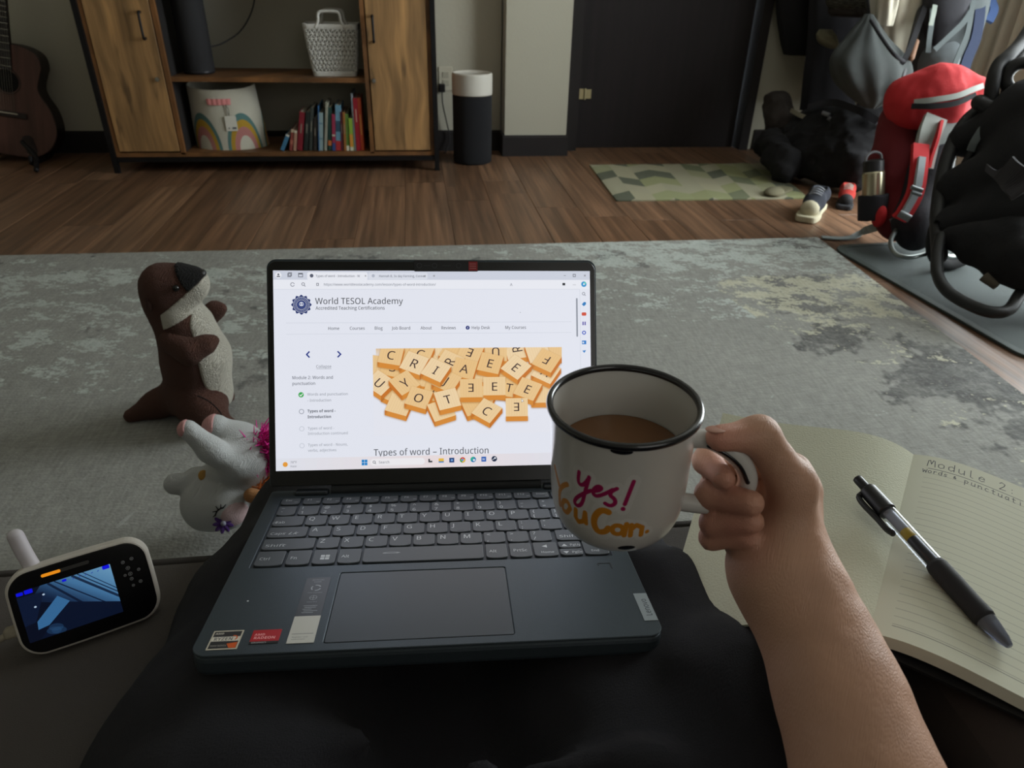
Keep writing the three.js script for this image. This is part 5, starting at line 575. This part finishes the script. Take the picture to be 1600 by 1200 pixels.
  for (const [s, x, y, a, z] of tiles) { const n = 57, t = 25, A = ((a % 90) + 90) % 90, an = (A > 45 ? A - 90 : A) * Math.PI / 180, f = 0.82, P = [[-n, -n], [n, -n], [n, n], [-n, n]].map(([u, v]) => [x + u * Math.cos(an) - v * Math.sin(an), y + (u * Math.sin(an) + v * Math.cos(an)) * f]); const poly = (q, c) => { g.fillStyle = c; g.beginPath(); q.forEach((p, i) => (i ? g.lineTo(...p) : g.moveTo(...p))); g.closePath(); g.fill(); }; g.shadowColor = 'rgba(120,70,20,0.45)'; g.shadowBlur = 12; g.shadowOffsetY = 4; for (let i = 0; i < 4; i++) { const b = P[(i + 1) % 4]; poly([P[i], b, [b[0], b[1] + t], [P[i][0], P[i][1] + t]], i % 2 ? '#d17a2e' : '#e0913c'); } g.shadowBlur = 0; g.shadowOffsetY = 0; poly(P, ['#f3cd94', '#f6d6a4', '#f2c98c', '#f8dcb0'][Math.floor(rr() * 4)]); g.strokeStyle = 'rgba(190,130,70,0.25)'; g.lineWidth = 1; for (let k = -3; k < 4; k++) { g.beginPath(); g.moveTo(x + k * 13 * Math.cos(an) + n * 0.9 * Math.sin(an), y + (k * 13 * Math.sin(an) - n * 0.9 * Math.cos(an)) * f); g.lineTo(x + k * 13 * Math.cos(an) - n * 0.9 * Math.sin(an), y + (k * 13 * Math.sin(an) + n * 0.9 * Math.cos(an)) * f); g.stroke(); } g.save(); g.translate(x, y); g.scale(1, f); g.rotate(a * Math.PI / 180); g.fillStyle = '#3c2c2e'; g.font = '72px sans-serif'; g.textAlign = 'center'; g.textBaseline = 'middle'; g.fillText(s, 0, 3); g.restore(); }
  g.restore(); T('Types of word – Introduction', 482, 918, 45, '#4f5259');
  const q = g.createLinearGradient(0, 0, 1600, 0); q.addColorStop(0, '#e9ecf6'); q.addColorStop(0.5, '#f3e6e8'); q.addColorStop(1, '#e6eaf6'); g.fillStyle = q; g.fillRect(0, 938, 1600, 62); dot(46, 968, 12, '#f0a23c'); T('78°F', 70, 958, 16, '#8a8d96'); T('Haze', 70, 978, 14, '#9da0a8'); for (const [a, b] of [[422, 953], [437, 953], [422, 968], [437, 968]]) { g.fillStyle = '#1b86d2'; g.fillRect(a, b, 13, 13); }
  g.fillStyle = '#f8f6fa'; g.beginPath(); g.roundRect(464, 950, 274, 34, 17); g.fill(); g.strokeStyle = '#6b6e78'; g.lineWidth = 2.5; g.beginPath(); g.arc(484, 966, 6, 0, 7); g.moveTo(488, 971); g.lineTo(493, 976); g.stroke(); T('Search', 506, 968, 18, '#8d9098'); g.fillStyle = '#3c3f46'; g.fillRect(756, 956, 8, 18); g.fillRect(764, 966, 12, 8); g.fillStyle = '#efc04a'; g.fillRect(808, 955, 26, 19); g.fillStyle = '#3b86d6'; g.fillRect(808, 970, 26, 6); g.fillStyle = '#20407a'; g.fillRect(862, 953, 25, 24); g.fillStyle = '#7fb0e8'; g.fillRect(870, 960, 10, 10);
  dot(930, 965, 14, '#d2453a'); g.fillStyle = '#e6b93a'; g.beginPath(); g.moveTo(930, 965); g.arc(930, 965, 14, -0.4, 1.7); g.fill(); g.fillStyle = '#3f9c4c'; g.beginPath(); g.moveTo(930, 965); g.arc(930, 965, 14, 1.7, 3.7); g.fill(); dot(930, 965, 6.5, '#f4f4f8'); dot(930, 965, 5, '#3a78d8'); dot(984, 964, 14, '#1c77b8'); g.fillStyle = '#35b59a'; g.beginPath(); g.arc(984, 964, 14, 2.4, 5.2); g.fill(); dot(988, 967, 6, '#e6eef6'); g.fillStyle = '#2a5fb8'; g.fillRect(1026, 951, 24, 25); T('W', 1037, 964, 16, '#fff', 'sans-serif', 'center'); dot(1092, 963, 14, '#1d2c48'); dot(1096, 959, 5, '#e6e9ef'); g.strokeStyle = '#e6e9ef'; g.lineWidth = 3; g.beginPath(); g.moveTo(1082, 968); g.lineTo(1095, 960); g.stroke(); for (const [x, s] of [[1211, '⌃'], [1252, '▣'], [1296, '☁'], [1338, '⌔'], [1372, '♪']]) T(s, x, 966, 18, '#7a7d86', 'sans-serif', 'center'); T('10:24 AM', 1500, 957, 15, '#777', 'sans-serif', 'center');
  dot(1568, 68, 14, '#2f9ad8'); dot(1573, 63, 7, '#5fd0c4'); dot(1568, 68, 5, '#eef1fc'); g.strokeStyle = '#7a7f8b'; g.lineWidth = 2.5; g.beginPath(); g.arc(1566, 117, 7, 0, 7); g.moveTo(1571, 122); g.lineTo(1577, 128); g.stroke(); g.fillStyle = '#2b7fc4'; g.beginPath(); g.moveTo(1556, 172); g.lineTo(1568, 160); g.lineTo(1578, 162); g.lineTo(1578, 172); g.lineTo(1566, 182); g.fill(); g.fillStyle = '#d8543e'; g.beginPath(); g.roundRect(1555, 214, 24, 17, 5); g.fill(); g.fillStyle = '#6a62b0'; g.fillRect(1558, 262, 7, 18); g.fillRect(1569, 262, 7, 18); g.strokeStyle = '#4a62c8'; g.lineWidth = 5; g.beginPath(); g.arc(1566, 319, 8, 0, 7); g.stroke(); g.fillStyle = '#2a7ed0'; g.fillRect(1555, 360, 22, 19); dot(1562, 370, 5, '#dfeaf8'); g.fillStyle = '#3a86d0'; g.beginPath(); g.moveTo(1556, 412); g.lineTo(1576, 410); g.lineTo(1566, 424); g.fill(); g.fillStyle = '#9298a4'; g.beginPath(); g.roundRect(1526, 140, 8, 200, 4); g.fill(); T('▴', 1530, 112, 12, '#777', 'sans-serif', 'center'); dot(1235, 213, 1.6, '#555'); g.fillStyle = '#fff'; g.strokeStyle = '#333'; g.lineWidth = 1; g.beginPath(); g.moveTo(1236, 656); g.lineTo(1236, 676); g.lineTo(1241, 671); g.lineTo(1248, 671); g.closePath(); g.fill(); g.stroke();
}
// ------------------------------------------------------------------ notebook and pen on the cushion
{
  const n = thing('notebook', 'open lined notebook with handwriting on its far page lying on the brown cushion', 'notebook', V(0, 0, 0));
  const A = V(0.284, 0.468, -0.538), B = V(0.409, 0.487, -0.434), C = V(0.264, 0.487, -0.262), D = V(0.168, 0.405, -0.345), A2 = V(0.409, 0.487, -0.434), B2 = V(0.535, 0.4755, -0.331), C2 = V(0.392, 0.4755, -0.155), D2 = V(0.264, 0.487, -0.262);
  const sheet = (a, b, c, d, lift, thick, spine, n2 = 36) => { // bilinear page block with a hump beside the spine and real thickness
    const pos = [], uv = [], idx = [], put = (s, t, o) => { const p = a.clone().lerp(b, s).lerp(d.clone().lerp(c, s), t), k = spine ? s : 1 - s; p.y += lift * Math.sin(Math.PI * Math.pow(k, 2.4)) - 0.002 * Math.pow(k, 14) + o; pos.push(p.x, p.y, p.z); uv.push(s, 1 - t); };
    for (const o of [0, -thick]) for (let j = 0; j <= n2; j++) for (let i = 0; i <= n2; i++) put(i / n2, j / n2, o);
    const K = (n2 + 1) ** 2; for (let j = 0; j < n2; j++) for (let i = 0; i < n2; i++) { const q = j * (n2 + 1) + i, w = q + n2 + 1; idx.push(q, w, q + 1, q + 1, w, w + 1, K + q, K + q + 1, K + w, K + q + 1, K + w + 1, K + w); }
    const e = []; for (let i = 0; i < n2; i++) e.push(i); for (let j = 0; j < n2; j++) e.push(j * (n2 + 1) + n2); for (let i = n2; i > 0; i--) e.push(n2 * (n2 + 1) + i); for (let j = n2; j > 0; j--) e.push(j * (n2 + 1)); const b0 = pos.length / 3; e.forEach((q) => { for (const o of [0, K]) { pos.push(pos[(q + o) * 3], pos[(q + o) * 3 + 1], pos[(q + o) * 3 + 2]); uv.push(0.99, 0.004); } }); for (let k = 0; k < e.length; k++) { const q = b0 + 2 * k, w = b0 + 2 * ((k + 1) % e.length); idx.push(q, w, q + 1, w, w + 1, q + 1); }
    const g = new THREE.BufferGeometry(); g.setAttribute('position', new THREE.Float32BufferAttribute(pos, 3)); g.setAttribute('uv', new THREE.Float32BufferAttribute(uv, 2)); g.setIndex(idx); g.computeVertexNormals(); return g;
  };
  const hand = (g, strokes) => { g.lineCap = g.lineJoin = 'round'; for (const s of strokes) { g.beginPath(); s.forEach(([x, y], i) => (i ? g.lineTo(x, y) : g.moveTo(x, y))); g.stroke(); } };
  const paper = canvasTex(1024, 1024, (g, w, h) => {
    g.fillStyle = '#d4d4c2'; g.fillRect(0, 0, w, h); g.strokeStyle = 'rgba(110,108,104,0.55)'; g.lineWidth = 1.6; for (let i = 0; i < 27; i++) { const y = 92 + i * 33.6; g.beginPath(); g.moveTo(64, y); g.lineTo(w, y); g.stroke(); } g.strokeStyle = 'rgba(70,70,70,0.8)'; g.lineWidth = 2.2; g.beginPath(); g.moveTo(64, 974); g.lineTo(w, 974); g.stroke();
    g.fillStyle = '#3a3a42'; g.strokeStyle = '#3a3a42'; g.lineWidth = 3.2;
    const word = (s, x, y, k, sp) => { // single-stroke handwriting on a 10 x 14 grid
      const G = { M: [[[0, 14], [1, 2], [3, 1], [5, 9], [7, 1], [9, 2], [10, 14]]], o: [[[8, 7], [5, 5], [1, 7], [1, 12], [4, 14], [8, 12], [8, 7]]], d: [[[8, 7], [5, 5], [1, 7], [1, 12], [4, 14], [8, 11]], [[8, 0], [8, 14]]], u: [[[1, 5], [1, 12], [4, 14], [8, 11]], [[8, 5], [8, 14]]], l: [[[3, 0], [3, 13], [6, 14]]], e: [[[1, 9], [8, 9], [7, 6], [4, 5], [1, 8], [1, 12], [4, 14], [8, 12]]], 2: [[[1, 3], [4, 0], [8, 2], [7, 6], [1, 14], [9, 13]]], ':': [[[4, 6], [4, 7]], [[4, 12], [4, 13]]], w: [[[0, 5], [2, 14], [5, 7], [8, 14], [10, 5]]], W: [[[0, 2], [2, 14], [5, 5], [8, 14], [10, 2]]], r: [[[2, 5], [2, 14]], [[2, 8], [5, 5], [8, 6]]], s: [[[8, 6], [4, 5], [2, 8], [7, 11], [6, 14], [1, 13]]], '&': [[[8, 14], [2, 5], [5, 3], [6, 6], [1, 11], [4, 14], [8, 10]]], p: [[[1, 5], [1, 19]], [[1, 7], [5, 5], [8, 8], [6, 12], [1, 12]]], n: [[[1, 5], [1, 14]], [[1, 8], [5, 5], [8, 8], [8, 14]]], c: [[[8, 6], [4, 5], [1, 9], [4, 14], [8, 13]]], t: [[[4, 1], [4, 13], [7, 14]], [[1, 5], [8, 5]]], a: [[[8, 6], [4, 5], [1, 9], [3, 14], [8, 10]], [[8, 5], [8, 14]]], i: [[[4, 6], [4, 14]], [[4, 2], [4, 2.6]]] };
      for (const ch of s) { if (G[ch]) hand(g, G[ch].map((st) => st.map(([a, b]) => [x + a * k, y + b * k]))); x += sp; }
    };
    word('Module 2:', 70, 26, 3.5, 46); g.lineWidth = 2.4; g.beginPath(); g.moveTo(78, 90); g.lineTo(500, 92); g.stroke(); g.lineWidth = 2.8; word('Words', 55, 96, 1.9, 23); word('&', 190, 98, 1.6, 23); word('punctuation', 240, 96, 2.2, 30);
  });
  paper.flipY = true; const plain = std('#d0d1bd', 0.9, { bumpMap: rep(grit, 2), bumpScale: 0.0003 });
  part(n, 'cover', merge(sheet(V(0.289, 0.4625, -0.529), V(0.405, 0.477, -0.432), V(0.262, 0.478, -0.258), V(0.166, 0.4, -0.342), 0.0, 0.002, true, 12), sheet(V(0.41, 0.478, -0.438), V(0.538, 0.4685, -0.332), V(0.393, 0.4685, -0.15), V(0.262, 0.478, -0.258), 0.0, 0.002, false, 12)), std('#151416', 0.5), 'black cover');
  part(n, 'left_page', sheet(A, B, C, D, 0.009, 0.002, true), plain, 'blank page'); part(n, 'right_page', sheet(A2, B2, C2, D2, 0.005, 0.009, false), new THREE.MeshStandardMaterial({ map: paper, roughness: 0.9 }), 'lined page with handwriting');
  // pen
  const p0 = V(0.3235, 0.5035, -0.386), p1 = V(0.3375, 0.4915, -0.238), P = thing('pen', 'black retractable gel pen with a clear barrel lying across the open notebook', 'pen', p0), ax = p1.clone().sub(p0), Ln = ax.length(); P.quaternion.setFromUnitVectors(V(0, 1, 0), ax.normalize()); P.rotateY(5.4); P.scale.set(Ln / 0.146 * 1.18, Ln / 0.146, Ln / 0.146 * 1.18);
  const la = (p, m = 28) => new THREE.LatheGeometry(p.map(([x, y]) => new THREE.Vector2(x, y)), m), bl = std('#141317', 0.4), rub = std('#1b1a1e', 0.75), clear = new THREE.MeshPhysicalMaterial({ color: '#e8eaf0', roughness: 0.08, transmission: 1, thickness: 0, ior: 1.4 });
  part(P, 'click_button', la([[0, 0], [0.0028, 0.0004], [0.003, 0.002], [0.003, 0.013], [0, 0.013]]), bl); part(P, 'cap_section', la([[0, 0.012], [0.0046, 0.012], [0.0054, 0.014], [0.0056, 0.034], [0.0052, 0.036], [0, 0.036]]), bl);
  part(P, 'clip', capped([[0, 0.0135, 0.0045], [0, 0.0145, 0.007], [0, 0.022, 0.0078], [0, 0.036, 0.0072], [0, 0.046, 0.0072], [0, 0.051, 0.0062]], 0.0018, 40, 10).scale(1.5, 1, 1), bl); part(P, 'barrel', la([[0.0047, 0.036], [0.0049, 0.037], [0.0049, 0.084], [0.0047, 0.085]]), clear, 'clear barrel');
  part(P, 'refill', la([[0, 0.034], [0.0031, 0.034], [0.0031, 0.054], [0, 0.054]]), std('#a9adb5', 0.4)); part(P, 'gel_plug', la([[0, 0.054], [0.0032, 0.054], [0.0032, 0.0615], [0, 0.0615]]), std('#c2a21e', 0.5), 'yellow gel plug'); part(P, 'ink', la([[0, 0.0615], [0.0033, 0.0615], [0.0033, 0.086], [0, 0.086]]), bl);
  part(P, 'grip', la([[0, 0.083], [0.005, 0.083], [0.0057, 0.086], [0.0058, 0.1], [0.0056, 0.115], [0.0058, 0.125], [0.0052, 0.1275], [0, 0.128]]), rub, 'black rubber grip'); part(P, 'tip', la([[0.005, 0.1275], [0.0045, 0.132], [0.0032, 0.141], [0.0018, 0.1455], [0.0012, 0.146], [0, 0.146]]), new THREE.MeshPhysicalMaterial({ color: '#9a9fb0', roughness: 0.1, transmission: 0.7, thickness: 0 }), 'smoky clear tip'); part(P, 'tip_core', la([[0, 0.126], [0.0026, 0.128], [0.0012, 0.142], [0, 0.145]]), bl);
}
// ------------------------------------------------------------------ mug and coffee
const MUG = new THREE.Group(); const mugR = 0.0437, mugH = 0.0865;
{
  const c0 = at(975.5, 631, 0.4), toEye = EYE.clone().sub(c0), yaw = Math.atan2(toEye.x, toEye.z);
  const m = thing('mug', 'white enamel-style mug with dark rim and painted words held above the keyboard', 'mug', c0); m.quaternion.setFromAxisAngle(CZ, 0.034).multiply(new THREE.Quaternion().setFromAxisAngle(V(0, 1, 0), yaw));
  const px = (deg, mm) => [1024 + (deg + 4) / 360 * 2048, mm / -86.5 * 620];
  const art = canvasTex(2048, 620, (g, w, h) => {
    g.fillStyle = '#c9c5bf'; g.fillRect(0, 0, w, h); g.lineCap = g.lineJoin = 'round'; const line = (pts, c, lw, sm = true) => { g.strokeStyle = c; g.lineWidth = lw; const q = pts.map((p) => px(...p)); g.beginPath(); g.moveTo(...q[0]); if (q.length === 1) { g.lineTo(q[0][0] + 0.1, q[0][1]); } else if (!sm || q.length === 2) q.slice(1).forEach((p) => g.lineTo(...p)); else { for (let i = 1; i < q.length - 1; i++) g.quadraticCurveTo(...q[i], (q[i][0] + q[i + 1][0]) / 2, (q[i][1] + q[i + 1][1]) / 2); g.lineTo(...q.at(-1)); } g.stroke(); };
    const S = { y1: [[-35, -24.8], [-36, -30.5], [-34, -33.6], [-30, -32.1], [-26, -26.1]], y2: [[-26, -25.5], [-29, -37.4], [-31, -46.3], [-35, -49.7], [-39, -48.5], [-37, -44], [-29, -37.4], [-24, -34.4]], e: [[-24, -34.4], [-19, -33.5], [-15, -30.5], [-18, -29.2], [-22, -32.7], [-22, -36.3], [-19, -37.1], [-13, -34.1], [-7, -30.1]], s: [[-4, -29], [-8, -31.1], [-9, -34.4], [-5, -36.1], [-4, -39.7], [-8, -42], [-12, -40.6]], x: [[8, -23.5], [3, -39.6]], d: [[2, -43]] };
    const O = { Y1: [[-67, -35.8], [-58, -44.9]], Y2: [[-47, -38.6], [-58, -44.9], [-57, -58.9]], o: [[-43, -54.5], [-45, -57.7], [-47, -60], [-51, -60.4], [-53, -58.7], [-53, -55.6], [-51, -52.5], [-47, -51], [-45, -51.8], [-43, -54.5]], u: [[-37, -52.9], [-37, -58.5], [-34, -61.1], [-29, -58.6], [-28, -51.8], [-27, -59.5]], a: [[4, -58.9], [3, -61.2], [0, -62.4], [-3, -62], [-5, -60.2], [-5, -57.7], [-3, -55.8], [0, -55.3], [3, -56.6], [4, -58.9]], a2: [[6, -54.2], [5, -63.2]], n: [[10, -55], [10, -63.4], [10, -58.6], [14, -55.3], [19, -57.6], [19, -63.7]], dt: [[24, -61.9]] };
    g.globalAlpha = 0.5; for (const k in S) line(S[k], '#d6d3ce', 64); for (const k in O) line(O[k], '#d6d3ce', 62); line([[-14, -45], [-20, -55], [-12, -63]], '#d6d3ce', 80); g.globalAlpha = 1;
    for (const k in S) line(S[k], '#a01f55', k === 'd' ? 22 : 19); for (const k in O) line(O[k], '#c8822a', k === 'dt' ? 22 : 24, !['n', 'u'].includes(k)); line([[-9, -46.5], [-14, -44.8], [-20, -51.7], [-20, -59], [-16, -63.4], [-10, -61.6], [-8, -58.5]], '#c8822a', 31);
    g.fillStyle = '#15151b'; for (const [d, mm, rx, ry] of [[9, -75.5, 44, 19], [-3, -3.4, 46, 14]]) { const [x, y] = px(d, mm); g.beginPath(); g.ellipse(x, y, rx, ry, 0, 0, 7); g.fill(); }
  });
  const glaze = (o) => new THREE.MeshPhysicalMaterial({ roughness: 0.22, clearcoat: 0.4, clearcoatRoughness: 0.15, ...o }), prof = [[0.0428, 0], [0.0424, -0.006], [0.0416, -0.02], [0.0412, -0.04], [0.0408, -0.056], [0.0398, -0.067], [0.037, -0.0765], [0.032, -0.0835], [0.0255, -0.0865]].reverse();
  const wall = (p, mat, name, l) => { const g = new THREE.LatheGeometry(p.map(([x, y]) => new THREE.Vector2(x, y)), 96, -Math.PI); const q = g.attributes.position, uv = g.attributes.uv; for (let i = 0; i < q.count; i++) uv.setY(i, 1 + q.getY(i) / mugH); return part(m, name, g, mat, l); };
  const outer = new THREE.SplineCurve(prof.map(([x, y]) => new THREE.Vector2(x, y))).getPoints(40).map((p) => [p.x, p.y]); wall([[0, -0.0865], ...outer], glaze({ map: art }), 'body');
  wall([[0.0424, 0], [0.0412, -0.006], [0.039, -0.02], [0.0385, -0.055], [0.034, -0.072], [0.02, -0.078], [0, -0.079]], glaze({ color: '#c4c1bb' }), 'lining', 'off-white glazed inside'); part(m, 'rim', new THREE.TorusGeometry(0.0428, 0.0021, 14, 120).rotateX(Math.PI / 2).scale(1, 1.1, 1), glaze({ color: '#17171b' }), 'dark rim');
  const ha = 1.62, hx = (r, y, k = 0) => [Math.sin(ha) * r + Math.cos(ha) * k, y, Math.cos(ha) * r - Math.sin(ha) * k], hp = [[0.04, -0.0205], [0.05, -0.0205], [0.0605, -0.0255], [0.0695, -0.0335], [0.0755, -0.0445], [0.0755, -0.055], [0.0695, -0.0635], [0.057, -0.0685], [0.0385, -0.068]];
  part(m, 'handle', tube(hp.map(([r, y]) => hx(r, y)), 0.0058, 70, false, 16), glaze({ color: '#c8c5c0' })); part(m, 'handle_line', capped(hp.slice(1, 5).map(([r, y]) => hx(r - 0.0005, y - 0.0008, -0.0052)), 0.0014, 40, 8), glaze({ color: '#131317' }), 'painted black line');
  MUG.position.copy(m.position); MUG.quaternion.copy(m.quaternion); MUG.updateMatrix(); window.hx = hx;
  const cf = single('coffee', new THREE.CylinderGeometry(0.0381, 0.0378, 0.004, 64), new THREE.MeshPhysicalMaterial({ color: '#7d5738', roughness: 0.12 }), 'milky brown coffee filling the lower half of the mug', 'coffee'); cf.position.copy(V(0, -0.034, 0).applyMatrix4(MUG.matrix)); cf.quaternion.copy(m.quaternion);
}
// ------------------------------------------------------------------ the person: right forearm and hand, trousered lap
{
  const p = thing('person', 'person seen from their own eyes in black trousers, right hand holding the mug', 'person', V(0, 0, 0)), Q = (x, y, d) => at(x, y, d);
  const fingers = [[Q(1236, 735, 0.452), 0.0108, Q(1130, 716, 0.452), 0.0088], [Q(1130, 716, 0.452), 0.0088, Q(1104, 720, 0.432), 0.0084], [Q(1104, 720, 0.432), 0.0084, Q(1132, 748, 0.405), 0.0066]];
  const middle = [[Q(1238, 775, 0.458), 0.011, Q(1118, 758, 0.46), 0.0096], [Q(1118, 758, 0.456), 0.0096, Q(1110, 774, 0.428), 0.0092], [Q(1110, 774, 0.428), 0.0092, Q(1174, 786, 0.404), 0.0076]];
  const ring = [[Q(1232, 812, 0.458), 0.0108, Q(1122, 806, 0.458), 0.0092], [Q(1122, 806, 0.456), 0.0092, Q(1116, 817, 0.43), 0.0087], [Q(1116, 817, 0.43), 0.0087, Q(1174, 815, 0.41), 0.0074]];
  const pinky = [[Q(1222, 845, 0.453), 0.0098, Q(1118, 834, 0.452), 0.008], [Q(1118, 834, 0.452), 0.008, Q(1112, 840, 0.436), 0.0075], [Q(1112, 840, 0.436), 0.0075, Q(1168, 838, 0.418), 0.0066]];
  const thumb = [[Q(1236, 868, 0.428), 0.0165, Q(1238, 756, 0.418), 0.0132], [Q(1238, 756, 0.418), 0.0132, Q(1186, 680, 0.405), 0.0104], [Q(1186, 680, 0.405), 0.0104, Q(1124, 684, 0.397), 0.0076]];
  const palm = [[Q(1222, 895, 0.432), 0.024, Q(1238, 775, 0.448), 0.0135], [Q(1210, 885, 0.436), 0.022, Q(1222, 845, 0.446), 0.0135], [Q(1236, 735, 0.452), 0.0112, Q(1238, 775, 0.458), 0.0114], [Q(1238, 775, 0.458), 0.0114, Q(1222, 845, 0.453), 0.0105], [Q(1226, 830, 0.44), 0.018, Q(1236, 770, 0.44), 0.014], [Q(1200, 850, 0.43), 0.014, Q(1190, 870, 0.434), 0.0155]];
  const arm = [[Q(1224, 898, 0.428), 0.0258, Q(1240, 925, 0.424), 0.026], [Q(1240, 925, 0.424), 0.026, Q(1283, 1010, 0.408), 0.028], [Q(1283, 1010, 0.408), 0.028, Q(1318, 1105, 0.388), 0.0312], [Q(1318, 1105, 0.388), 0.0312, Q(1362, 1240, 0.362), 0.034], [Q(1362, 1240, 0.362), 0.034, Q(1430, 1420, 0.335), 0.038]];
  const ridge = [[Q(1284, 902, 0.412), 0.0095, Q(1290, 914, 0.411), 0.0095], [Q(1262, 850, 0.413), 0.005, Q(1278, 915, 0.403), 0.0055], [Q(1278, 915, 0.403), 0.0055, Q(1296, 990, 0.392), 0.004]];
  const fs = [fingers, middle, ring, pinky].map((b) => caps(b, 0.004)), th = caps(thumb, 0.008), pa = caps([...palm, ...arm.slice(0, 1)], 0.016), ar = caps(arm, 0.02), rg = caps(ridge, 0.004);
  const body = (x, y, z) => { let f = Math.min(fs[0](x, y, z), fs[1](x, y, z), fs[2](x, y, z), fs[3](x, y, z)), d = smin(smin(pa(x, y, z), ar(x, y, z), 0.012), th(x, y, z), 0.012); d = smin(d, f, 0.0035); d = smin(d, rg(x, y, z), 0.008); return d + 0.0004 * nz(x * 90, y * 90, z * 90); };
  const lo = [0.1, 0.36, -0.45], hi = [0.36, 0.68, 0.0], g = sdf(body, lo, hi, 0.0026);
  { const q = g.attributes.position, c = new Float32Array(q.count * 3), tips = [Q(1128, 744, 0.408), Q(1150, 788, 0.41), Q(1150, 822, 0.41), Q(1146, 846, 0.41), Q(1120, 684, 0.39), Q(1108, 815, 0.43)]; for (let i = 0; i < q.count; i++) { const v = V(q.getX(i), q.getY(i), q.getZ(i)); let r = 0; for (const t of tips) r = Math.max(r, 1 - v.distanceTo(t) / 0.03); const n = 1 + 0.1 * nz(v.x * 45, v.y * 45, v.z * 45); c[3 * i] = 0.49 * n + 0.05 * r; c[3 * i + 1] = 0.275 * n - 0.04 * r; c[3 * i + 2] = 0.182 * n - 0.012 * r; } g.setAttribute('color', new THREE.BufferAttribute(c, 3)); }
  part(p, 'body', g, new THREE.MeshPhysicalMaterial({ vertexColors: true, roughness: 0.55, sheen: 0.15, bumpMap: rep(grit, 22), bumpScale: 0.00035 }), 'bare right hand and forearm');
  const nail = std('#b98a78', 0.35); const nl = (a, d, r, s) => { const m = part(p, 'fingernail', ball(r, 0, 0, 0, ...s), nail); m.position.copy(a); m.lookAt(a.clone().add(d)); return m; };
  nl(Q(1124, 752, 0.4035), CZ.clone().addScaledVector(CX, -0.9).addScaledVector(CY, -0.5), 0.0045, [0.9, 1.25, 0.3]); nl(Q(1119, 671, 0.394), CY.clone().addScaledVector(CZ, 0.35), 0.0052, [1.2, 0.95, 0.25]); 
  // trousers: two thighs pressed on the sofa, knees over its edge
  const leg = (s) => [[[s * 0.115, 0.36, 0.12], 0.115, [s * 0.125, 0.325, -0.12], 0.122], [[s * 0.125, 0.325, -0.12], 0.122, [s * 0.132, 0.31, -0.3], 0.116], [[s * 0.132, 0.31, -0.3], 0.116, [s * 0.132, 0.3, -0.46], 0.096], [[s * 0.132, 0.3, -0.46], 0.096, [s * 0.115, 0.288, -0.61], 0.082], [[s * 0.115, 0.288, -0.61], 0.078, [s * 0.11, 0.05, -0.65], 0.06]];
  const tr = caps([...leg(-1), ...leg(1), [[0, 0.36, 0.12], 0.1, [0, 0.34, -0.1], 0.075], [[0, 0.34, -0.1], 0.075, [0, 0.325, -0.3], 0.06], [[0, 0.325, -0.3], 0.06, [0, 0.3, -0.56], 0.06], [[0.186, 0.36, -0.46], 0.028, [0.192, 0.392, -0.39], 0.029], [[0.192, 0.392, -0.39], 0.029, [0.2, 0.409, -0.29], 0.033], [[0.2, 0.409, -0.29], 0.033, [0.185, 0.4, -0.1], 0.045]], 0.03), fold = caps([[[-0.13, 0.425, -0.19], 0.008, [0.02, 0.43, -0.235], 0.007], [[0.02, 0.43, -0.235], 0.007, [0.12, 0.436, -0.225], 0.007], [[0.225, 0.385, -0.36], 0.008, [0.215, 0.4, -0.2], 0.009], [[0.16, 0.426, -0.29], 0.006, [0.21, 0.41, -0.18], 0.008], [[-0.17, 0.42, -0.26], 0.007, [-0.05, 0.42, -0.27], 0.006]], 0.012);
  const t = (x, y, z) => { let d = smin(tr(x, y, z), fold(x, y, z) + 0.002, 0.032) + 0.0035 * nz(x * 22, y * 10, z * 16) + 0.0018 * nz(x * 50, y * 50, z * 34); if (z > -0.56) d = Math.max(d, 0.331 - y); return Math.max(d, 0.02 - y, z - 0.12); };
  part(p, 'trousers', sdf(t, [-0.3, 0.0, -0.8], [0.3, 0.5, 0.14], 0.0075), std('#16151b', 0.95, { bumpMap: rep(weave, 30), bumpScale: 0.001 }), 'black trousers');
}
scene.traverse((o) => { if (o.isMesh) { o.castShadow = true; o.receiveShadow = true; } });
renderer.render(scene, camera);
